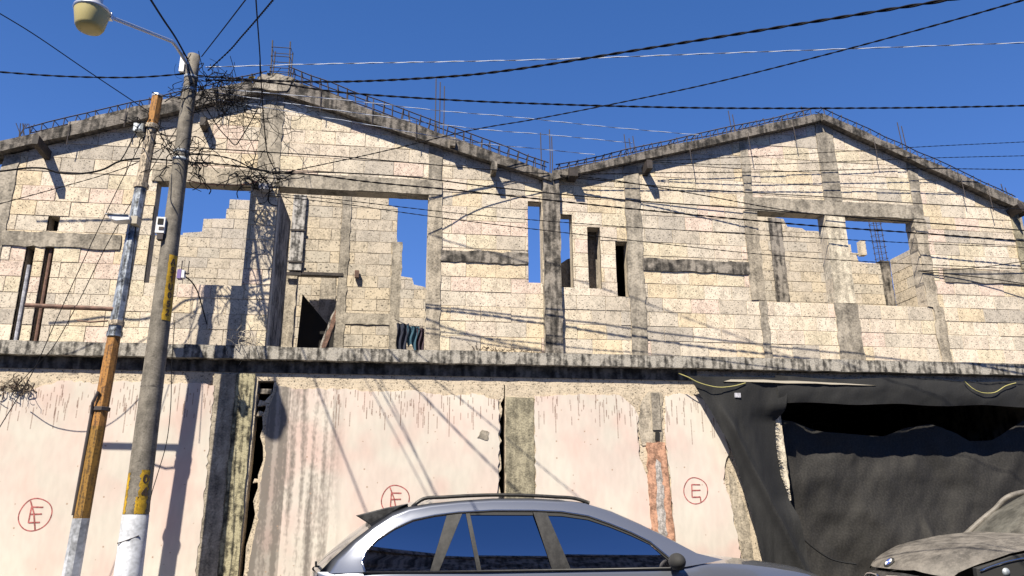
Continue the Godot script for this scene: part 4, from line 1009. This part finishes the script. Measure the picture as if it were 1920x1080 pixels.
func suv() -> void:
	var t := thing("parked_car", "blue grey metallic estate suv parked along the pink wall, seen from its side", "car", "", Vector3(-0.72, 0, 1.435))
	var O := P([3.78, 1.165, 3.53, 1.225, 3.2, 1.40, 3.02, 1.49, 2.75, 1.61, 2.5, 1.685, 2.25, 1.72, 1.98, 1.735, 1.6, 1.735, 1.27, 1.715, 1.0, 1.69, 0.80, 1.66, 0.66, 1.61, 0.49, 1.50, 0.31, 1.365, 0.13, 1.205, 0.02, 1.09])
	var D := P([3.34, 1.105, 3.22, 1.205, 3.07, 1.335, 2.9, 1.42, 2.7, 1.50, 2.5, 1.57, 2.25, 1.61, 1.98, 1.622, 1.6, 1.625, 1.27, 1.61, 1.05, 1.585, 0.85, 1.545, 0.68, 1.47, 0.53, 1.375, 0.44, 1.28, 0.405, 1.2, 0.44, 1.105])
	var n := O.size()
	var body := begin(true)
	var V := func(q: Vector2, s: float, off: float): return Vector3(q.x, q.y, s * (half_w(q.y) * plan_w(q.x) + off))
	for s in [-1.0, 1.0]:
		for i in n - 1:
			# frame ring in two steps so that it rounds towards the roof
			var m0 := O[i].lerp(D[i], 0.35); var m1 := O[i + 1].lerp(D[i + 1], 0.35)
			quad(body, V.call(O[i], s, -0.045), V.call(O[i + 1], s, -0.045), V.call(m1, s, 0.0), V.call(m0, s, 0.0))
			quad(body, V.call(m0, s, 0.0), V.call(m1, s, 0.0), V.call(D[i + 1], s, 0.004), V.call(D[i], s, 0.004))
	# roof skin and tailgate between the two frames, crowned
	for i in range(5, n - 1):
		for k in 10:
			var f := func(q: Vector2, kk: int, ii: int):
				var l := lerpf(-1.0, 1.0, kk / 10.0)
				var w: float = half_w(q.y) * plan_w(q.x) - 0.045
				var c := (1.0 - l * l)
				var out := Vector2(0, 0.05 * c) if ii <= 11 else Vector2(-0.10 * c, 0.02 * c)
				return Vector3(q.x + out.x, q.y + out.y, l * w)
			quad(body, f.call(O[i], k, i), f.call(O[i], k + 1, i), f.call(O[i + 1], k + 1, i + 1), f.call(O[i + 1], k, i + 1))
	# lower sides, nose and tail
	var rows := [1.10, 1.06, 0.95, 0.80, 0.55, 0.32]
	var hood := func(u: float): return ramp([3.5, 1.135, 3.78, 1.135, 4.0, 1.12, 4.28, 1.085, 4.6, 1.03, 4.87, 0.93], u)
	for s in [-1.0, 1.0]:
		for i in 40:
			var u0 := lerpf(0.02, 4.86, i / 40.0); var u1 := lerpf(0.02, 4.86, (i + 1) / 40.0)
			for k in 5:
				var g := func(u, kk):
					var top: float = 1.105 if u < 3.5 else hood.call(u)
					var y: float = minf(rows[kk], top) if kk > 0 else top
					var w: float = half_w(minf(y, 1.05)) * plan_w(u) - (0.03 if kk == 0 else 0.0)
					return Vector3(u, y, s * w)
				quad(body, g.call(u0, k), g.call(u1, k), g.call(u1, k + 1), g.call(u0, k + 1))
	for e in [[0.02, 0.0], [4.86, 0.0]]:
		for k in 5:
			for l in 8:
				var g := func(kk, ll):
					var y: float = minf(rows[kk], 1.105 if e[0] < 1.0 else 0.93)
					var f := lerpf(-1.0, 1.0, ll / 8.0)
					var bul: float = (1.0 - f * f) * (0.14 if e[0] > 1.0 else -0.12)
					return Vector3(e[0] + bul, y, f * half_w(minf(y, 1.05)) * plan_w(e[0]))
				quad(body, g.call(k, l), g.call(k, l + 1), g.call(k + 1, l + 1), g.call(k + 1, l))
	body.index()
	fin("body", body, M.paint_car, t)
	var hd := begin(true)
	for i in 18:
		for l in 12:
			var g := func(ii, ll):
				var u := lerpf(3.50, 4.86, ii / 18.0); var f := lerpf(-1.0, 1.0, ll / 12.0)
				var w: float = half_w(1.05) * plan_w(u) - 0.03
				var crown: float = 0.05 * (1.0 - pow(absf(f), 3.0)) + 0.012 * exp(-pow((absf(f) - 0.62) / 0.12, 2.0))
				return Vector3(u + 0.14 * (1.0 - f * f) * smoothstep(0.6, 1.0, ii / 18.0), hood.call(u) + crown, f * w)
			quad(hd, g.call(i, l), g.call(i + 1, l), g.call(i + 1, l + 1), g.call(i, l + 1))
	hd.index()
	fin("bonnet", hd, M.paint_car, t)
	# windscreen
	var ws := begin(true)
	for i in range(1, 5):
		for k in 8:
			var f := func(q: Vector2, kk: int):
				var l := lerpf(-1.0, 1.0, kk / 8.0)
				return Vector3(q.x + 0.09 * (1.0 - l * l), q.y + 0.03 * (1.0 - l * l), l * (half_w(q.y) * plan_w(q.x) - 0.05))
			quad(ws, f.call(O[i], k), f.call(O[i], k + 1), f.call(O[i + 1], k + 1), f.call(O[i + 1], k))
	ws.index()
	fin("windscreen", ws, M.glass_dark, t)
	for s in [-1.0, 1.0]:
		fin("window", side_panel(P([0.44, 1.108, 0.405, 1.2, 0.44, 1.28, 0.53, 1.375, 0.68, 1.47, 0.85, 1.545, 1.05, 1.585, 1.165, 1.60, 1.01, 1.108]), s, 0.010), M.glass_dark, t)
		fin("pillar", side_panel(P([1.165, 1.60, 1.31, 1.61, 1.09, 1.106, 1.01, 1.106]), s, 0.0), M.pillar, t)
		fin("window", side_panel(P([1.31, 1.61, 1.335, 1.612, 1.43, 1.108, 1.09, 1.108]), s, 0.010), M.glass_dark, t)
		fin("window_divider", side_panel(P([1.335, 1.612, 1.372, 1.615, 1.47, 1.106, 1.43, 1.106]), s, 0.0), M.pillar, t)
		fin("window", side_panel(P([1.372, 1.615, 1.6, 1.585, 1.965, 1.58, 1.972, 1.622, 2.12, 1.108, 1.47, 1.108]), s, 0.010) if false else side_panel(P([1.38, 1.585, 1.97, 1.58, 2.115, 1.108, 1.47, 1.108]), s, 0.012), M.glass_dark, t)
		fin("rain_guard", side_panel(P([1.372, 1.616, 1.6, 1.626, 1.972, 1.622, 1.972, 1.580, 1.38, 1.585]), s, 0.002), M.rubber, t)
		fin("pillar", side_panel(P([1.972, 1.622, 2.10, 1.618, 2.29, 1.106, 2.115, 1.106]), s, 0.0), M.pillar, t)
		fin("window", side_panel(P([2.115, 1.575, 2.25, 1.57, 2.5, 1.535, 2.7, 1.47, 2.9, 1.39, 3.07, 1.31, 3.2, 1.19, 3.30, 1.108, 2.29, 1.108]), s, 0.012), M.glass_dark, t)
		fin("rain_guard", side_panel(P([2.10, 1.618, 2.25, 1.611, 2.5, 1.571, 2.7, 1.501, 2.9, 1.421, 3.07, 1.336, 3.22, 1.206, 3.34, 1.106, 3.30, 1.108, 3.2, 1.19, 3.07, 1.31, 2.9, 1.39, 2.7, 1.47, 2.5, 1.535, 2.25, 1.57, 2.115, 1.575]), s, 0.002), M.rubber, t)
		var st := begin(true)
		var tr: Array = []
		for i in n:
			if D[i].y > 1.1: tr.append(V.call(D[i], s, 0.006))
		tube(st, tr, 0.009, 6); st.index()
		fin("window_trim", st, M.chrome, t)
		st = begin(true); tube(st, [V.call(Vector2(0.42, 1.10), s, 0.004), V.call(Vector2(1.5, 1.10), s, 0.006), V.call(Vector2(3.36, 1.10), s, 0.004)], 0.011, 6); st.index()
		fin("belt_trim", st, M.pillar, t)
		# roof rail
		st = begin(true)
		var rp: Array = [Vector3(0.84, 1.66, s * 0.68)]
		for i in 9:
			var u := lerpf(0.95, 2.40, i / 8.0)
			rp.append(Vector3(u, 1.735 + 0.032 * sin(PI * i / 8.0), s * 0.66))
		rp.append(Vector3(2.55, 1.69, s * 0.68))
		tube(st, curve(rp, 0.06), 0.017, 8); st.index()
		fin("roof_rail", st, M.pillar, t)
		# mirror
		st = begin(true)
		for i in 10:
			for j in 12:
				var f := func(a, b):
					var th: float = PI * a / 10.0; var ph: float = TAU * b / 12.0
					return Vector3(3.26 + 0.075 * sin(th) * cos(ph), 1.165 + 0.075 * cos(th), s * (1.07 + 0.11 * sin(th) * sin(ph)))
				quad(st, f.call(i, j), f.call(i + 1, j), f.call(i + 1, j + 1), f.call(i, j + 1))
		st.index()
		fin("mirror", st, M.rubber, t)
		st = begin(); box(st, Vector3(3.24, 1.09, minf(s * 0.93, s * 1.05)), Vector3(3.33, 1.125, maxf(s * 0.93, s * 1.05))); fin("mirror_foot", st, M.rubber, t)
		for u in [0.95, 3.9]:
			wheel(t, Vector3(u, 0.37, s * 0.86), 0.37, s)
			st = begin()
			for i in 24:
				var a0 := PI * i / 24.0 - 0.1; var a1 := PI * (i + 1) / 24.0 - 0.1
				tri(st, Vector3(u, 0.37, s * 0.972), Vector3(u + cos(a0) * 0.43, 0.37 + sin(a0) * 0.43, s * 0.975), Vector3(u + cos(a1) * 0.43, 0.37 + sin(a1) * 0.43, s * 0.975))
			fin("wheel_arch", st, M.black, t)
		st = begin(); box(st, Vector3(4.55, 0.72, minf(s * 0.60, s * 0.80)), Vector3(4.86, 0.86, maxf(s * 0.60, s * 0.80))); fin("headlight", st, M.chrome, t)
		st = begin(); tube(st, [Vector3(1.02, 0.90, s * 0.972), Vector3(1.2, 0.905, s * 0.985), Vector3(1.25, 0.90, s * 0.972)], 0.014, 6); fin("door_handle", st, M.paint_car, t)
	var sp := begin(); prism(sp, P([0.32, 1.585, 0.46, 1.50, 0.60, 1.58, 0.80, 1.69, 0.60, 1.655]), -0.66, 0.66, 0.01); fin("spoiler", sp, M.dusty_dark, t)
	sp = begin(); tube(sp, [Vector3(3.5, 1.19, -0.6), Vector3(3.62, 1.20, 0.1), Vector3(3.55, 1.19, 0.65)], 0.014, 6); fin("wiper", sp, M.rubber, t)
	sp = begin(); tube(sp, [Vector3(0.03, 1.13, 0.55), Vector3(-0.02, 1.14, 0.58), Vector3(-0.02, 1.18, 0.60)], 0.012, 6); fin("rear_wiper", sp, M.rubber, t)
	# seats inside
	for u in [1.35, 2.35]:
		for z in [-0.4, 0.4]:
			sp = begin(); prism(sp, P([u, 0.6, u + 0.18, 0.6, u + 0.08, 1.25, u - 0.02, 1.25]), z - 0.22, z + 0.22, 0.03); fin("seat", sp, M.black, t)

func dusty_car() -> void:
	# faces left; only bonnet, nose and windscreen stand in view
	var t := thing("parked_car", "dust covered dark car with chrome grille facing left at the right edge", "car", "", Vector3(4.40, 0, 2.80))
	var hw := 0.88
	var top := func(u: float): return ramp([0.0, 1.10, 0.06, 1.15, 0.2, 1.21, 0.5, 1.30, 0.9, 1.365, 1.3, 1.395, 1.6, 1.40], u)
	var pw := func(u: float): return hw * (1.0 - 0.26 * pow(clampf((0.75 - u) / 0.75, 0, 1), 2.2))
	var st := begin(true)
	for i in 26:
		for l in 18:
			var g := func(ii, ll):
				var u := lerpf(0.0, 1.45, ii / 26.0); var f := lerpf(-1.0, 1.0, ll / 18.0)
				var w: float = pw.call(u) * 0.90
				var y: float = top.call(u) - 0.045 * pow(absf(f), 2.6) + 0.014 * exp(-pow((absf(f) - 0.55) / 0.10, 2.0))
				return Vector3(u + 0.22 * f * f * (1.0 - ii / 26.0), y, f * w)
			quad(st, g.call(i, l), g.call(i + 1, l), g.call(i + 1, l + 1), g.call(i, l + 1))
	st.index(); fin("bonnet", st, M.dusty, t)
	# wings and sides below the bonnet line
	st = begin(true)
	for s in [-1.0, 1.0]:
		for i in 40:
			for k in 5:
				var g := func(ii, kk):
					var u := lerpf(0.30, 4.7, ii / 40.0)
					var ty: float = (top.call(minf(u, 1.45)) - (0.30 - 0.22 * smoothstep(0.85, 1.2, u)))
					var y: float = [ty, ty - 0.04, 0.85, 0.6, 0.3][kk] if kk < 5 else 0.28
					var w: float = pw.call(u) * [0.915, 0.975, 1.0, 1.0, 0.97, 0.97][kk]
					return Vector3(u, y, s * w)
				quad(st, g.call(i, k), g.call(i + 1, k), g.call(i + 1, k + 1), g.call(i, k + 1))
	st.index(); fin("wing", st, M.dusty_dark, t)
	# nose
	st = begin(true)
	for k in 6:
		for l in 20:
			var g := func(kk, ll):
				var f := lerpf(-1.0, 1.0, ll / 20.0)
				var y: float = [1.075, 1.03, 0.9, 0.7, 0.5, 0.35, 0.3][kk] - 0.095 * pow(absf(f), 2.6) * (1.0 if kk < 2 else 0.6)
				return Vector3(0.22 * f * f + [0.02, -0.01, -0.05, -0.10, -0.14, -0.12, -0.06][kk], y, f * pw.call(0.12) * 0.95)
			quad(st, g.call(k, l), g.call(k, l + 1), g.call(k + 1, l + 1), g.call(k + 1, l))
	st.index(); fin("nose", st, M.dusty_dark, t)
	# twin grille openings with chrome frames
	for s in [-1.0, 1.0]:
		var r: Array = []
		for i in 17:
			var a := TAU * i / 16.0
			var zz: float = s * 0.165 + 0.135 * signf(cos(a)) * pow(absf(cos(a)), 0.6)
			var yy: float = 0.93 + 0.115 * signf(sin(a)) * pow(absf(sin(a)), 0.6)
			r.append(Vector3(-0.065 + 0.25 * zz * zz + (yy - 0.93) * 0.25, yy, zz))
		st = begin(true); tube(st, r, 0.014, 6); st.index()
		var gr := fin("grille", st, M.chrome, t)
		st = begin()
		for i in 16: tri(st, Vector3(-0.052, 0.93, s * 0.165), r[i] + Vector3(0.006, 0, 0), r[i + 1] + Vector3(0.006, 0, 0))
		fin("grille_opening", st, M.black, gr)
		for k in 5:
			var z: float = s * 0.165 + (k - 2) * 0.05
			st = begin(); box(st, Vector3(-0.072, 0.83, z - 0.006), Vector3(-0.056, 1.03, z + 0.006)); fin("grille_bar", st, M.rubber, gr)
		# headlight: black housing with a chrome line and lamps
		st = begin()
		prism(st, P([0.0, 0.0, 0.72, 0.16, 0.90, 0.31, 0.62, 0.30, 0.30, 0.245, 0.0, 0.15]), -0.03, 0.03, 0.008)
		var h := fin("headlight", st, M.rubber, t, Vector3(0.36, 0.99, s * 0.70))
		h.rotation.y = -s * 0.13
		for q in [[0.24, 0.12, 0.055], [0.46, 0.18, 0.05]]:
			var sp := SphereMesh.new(); sp.radius = q[2] * 0.7; sp.height = q[2] * 1.4; sp.radial_segments = 16; sp.rings = 8
			put("lamp", sp, M.galv, h, Vector3(q[0], q[1], s * 0.012))
		st = begin(true); tube(st, curve([Vector3(0.02, 0.13, s * 0.036), Vector3(0.3, 0.21, s * 0.036), Vector3(0.82, 0.285, s * 0.036)], 0.05), 0.009, 6); st.index(); fin("chrome_line", st, M.chrome, h)
	# round badge: blue and white quarters in a dark ring
	var bd := begin(true); lathe(bd, Vector3.ZERO, [[0.0, 0.008], [0.055, 0.006], [0.058, 0.0]], 24); bd.index()
	var badge := fin("badge", bd, M.rubber, t, Vector3(0.05, 1.15, 0.0)); badge.rotation.z = 0.75
	for k in 4:
		bd = begin()
		for i in 6:
			var a0 := PI / 2 * (k + i / 6.0); var a1 := PI / 2 * (k + (i + 1) / 6.0)
			tri(bd, Vector3(0, 0.0105, 0), Vector3(cos(a0) * 0.038, 0.0095, sin(a0) * 0.038), Vector3(cos(a1) * 0.038, 0.0095, sin(a1) * 0.038))
		fin("badge_quarter", bd, M.white_clean if k % 2 == 0 else mat(Color(0.05, 0.09, 0.35), 0.4), badge)
	# windscreen, roof, pillars
	var scr := begin(true); var roof := begin(true)
	for l in 14:
		var f0 := lerpf(-1, 1, l / 14.0); var f1 := lerpf(-1, 1, (l + 1) / 14.0)
		var b := func(f): return Vector3(1.28 + 0.16 * f * f, 1.335 - 0.02 * f * f, f * 0.80)
		var m := func(f): return Vector3(1.64 + 0.13 * f * f, 1.60 - 0.02 * f * f, f * 0.735)
		var e := func(f): return Vector3(2.05 + 0.10 * f * f, 1.81 - 0.03 * f * f, f * 0.66)
		var rr := func(f): return Vector3(3.6, 1.82 - 0.05 * f * f, f * 0.64)
		quad(scr, b.call(f0), b.call(f1), m.call(f1), m.call(f0)); quad(scr, m.call(f0), m.call(f1), e.call(f1), e.call(f0))
		quad(roof, e.call(f0), e.call(f1), rr.call(f1), rr.call(f0))
		quad(roof, rr.call(f0), rr.call(f1), Vector3(4.7, 1.15, f1 * 0.8), Vector3(4.7, 1.15, f0 * 0.8))
		quad(roof, Vector3(4.7, 1.15, f0 * 0.8), Vector3(4.7, 1.15, f1 * 0.8), Vector3(4.72, 0.3, f1 * 0.85), Vector3(4.72, 0.3, f0 * 0.85))
	scr.index(); roof.index()
	fin("windscreen", scr, M.dusty_glass, t); fin("roof", roof, M.dusty_dark, t)
	for s in [-1.0, 1.0]:
		st = begin(true); tube(st, curve([Vector3(1.40, 1.31, s * 0.80), Vector3(1.77, 1.585, s * 0.74), Vector3(2.15, 1.785, s * 0.66), Vector3(3.6, 1.775, s * 0.64)], 0.08), 0.028, 8); st.index(); fin("pillar", st, M.dusty, t)
		st = begin(); quad(st, Vector3(1.5, 1.22, s * 0.90), Vector3(4.6, 1.22, s * 0.88), Vector3(3.6, 1.76, s * 0.65), Vector3(2.15, 1.76, s * 0.67)); fin("window", st, M.glass_dark, t)
		for u in [0.85, 3.65]:
			wheel(t, Vector3(u, 0.36, s * 0.86), 0.36, s)
	st = begin(); tube(st, [Vector3(1.30, 1.35, -0.2), Vector3(1.36, 1.365, 0.25), Vector3(1.45, 1.37, 0.6)], 0.012, 6); fin("wiper", st, M.rubber, t)

# ------------------------------------------------------------------ setting
func opposite_house() -> void:
	# stands behind the camera; the car windows mirror its roofline
	var t := thing("street_house", "plain two storey house across the street, seen only mirrored in the car windows", "building", "", Vector3(2.0, 0, 14.2))
	var st := begin()
	var holes := [rect(-6.0, 4.0, -4.6, 5.4), rect(-1.0, 4.0, 0.4, 5.4), rect(4.0, 4.0, 5.4, 5.4), rect(-5.6, 0.0, -4.6, 2.2), rect(0.5, 0.9, 2.2, 2.3), rect(4.6, 0.9, 6.2, 2.3)]
	var y := 0.0
	while y < 7.8:
		for q in cut([rect(-9.0, y, 8.0, y + 0.3)], holes): prism(st, q, -0.1, 0.1)
		y += 0.3
	fin("wall", st, M.inside, t)
	st = begin(); box(st, Vector3(-9.2, 7.81, -0.3), Vector3(8.2, 8.05, 5.0)); fin("roof", st, M.conc_dark, t)
	for h in holes:
		st = begin(); prism(st, h, 0.0, 0.04); fin("door" if h[0].y < 0.1 else "window", st, M.rust_brown if h[0].y < 0.1 else M.glass_dark, t)

func setting() -> void:
	var g := PlaneMesh.new(); g.size = Vector2(400, 400)
	put("ground", g, M.asphalt).set_meta("kind", "structure")
	var st := begin(); box(st, Vector3(-30, 0.004, 0.03), Vector3(-1.5, 0.13, 1.35)); fin("pavement", st, M.pavement).set_meta("kind", "structure")
	st = begin(); box(st, Vector3(-30, 0.004, 1.355), Vector3(-1.5, 0.14, 1.50)); fin("kerb", st, M.conc).set_meta("kind", "structure")

func _ready() -> void:
	rng.seed = 20240
	# camera, sky, sun, exposure
	var cam := Camera3D.new(); cam.name = "camera"; add_child(cam)
	cam.position = Vector3(0, 1.6, 9.7)
	cam.rotation_order = EULER_ORDER_YXZ
	cam.rotation = Vector3(deg_to_rad(16.3), deg_to_rad(-8.1), deg_to_rad(-0.3))
	cam.fov = 41.04
	cam.far = 800.0
	cam.current = true
	var env := Environment.new()
	env.background_mode = Environment.BG_SKY
	var sky := Sky.new(); var sm := ProceduralSkyMaterial.new()
	sm.sky_top_color = Color(0.138, 0.268, 0.465); sm.sky_horizon_color = Color(0.37, 0.535, 0.83); sm.sky_curve = 0.22
	sm.ground_bottom_color = Color(0.20, 0.18, 0.16); sm.ground_horizon_color = Color(0.45, 0.45, 0.45)
	sky.sky_material = sm
	env.sky = sky
	env.tonemap_mode = Environment.TONE_MAPPER_LINEAR
	env.tonemap_exposure = 2.05
	env.sdfgi_enabled = true; env.ssao_enabled = true; env.ssil_enabled = true
	var we := WorldEnvironment.new(); we.name = "world"; we.environment = env; add_child(we)
	var sun := DirectionalLight3D.new(); sun.name = "sun"; add_child(sun)
	sun.look_at_from_position(Vector3.ZERO, Vector3(0.67, -1.48, -1.0))
	sun.light_energy = 1.5; sun.light_color = Color(1.0, 0.962, 0.89); sun.light_angular_distance = 0.5; sun.shadow_enabled = true
	make_textures()
	make_materials()
	setting()
	lower_storey()
	left_gable()
	right_gable()
	inner_walls()
	nets()
	doorway_things()
	poles()
	suv()
	dusty_car()
	opposite_house()
	wires()
	tangles()
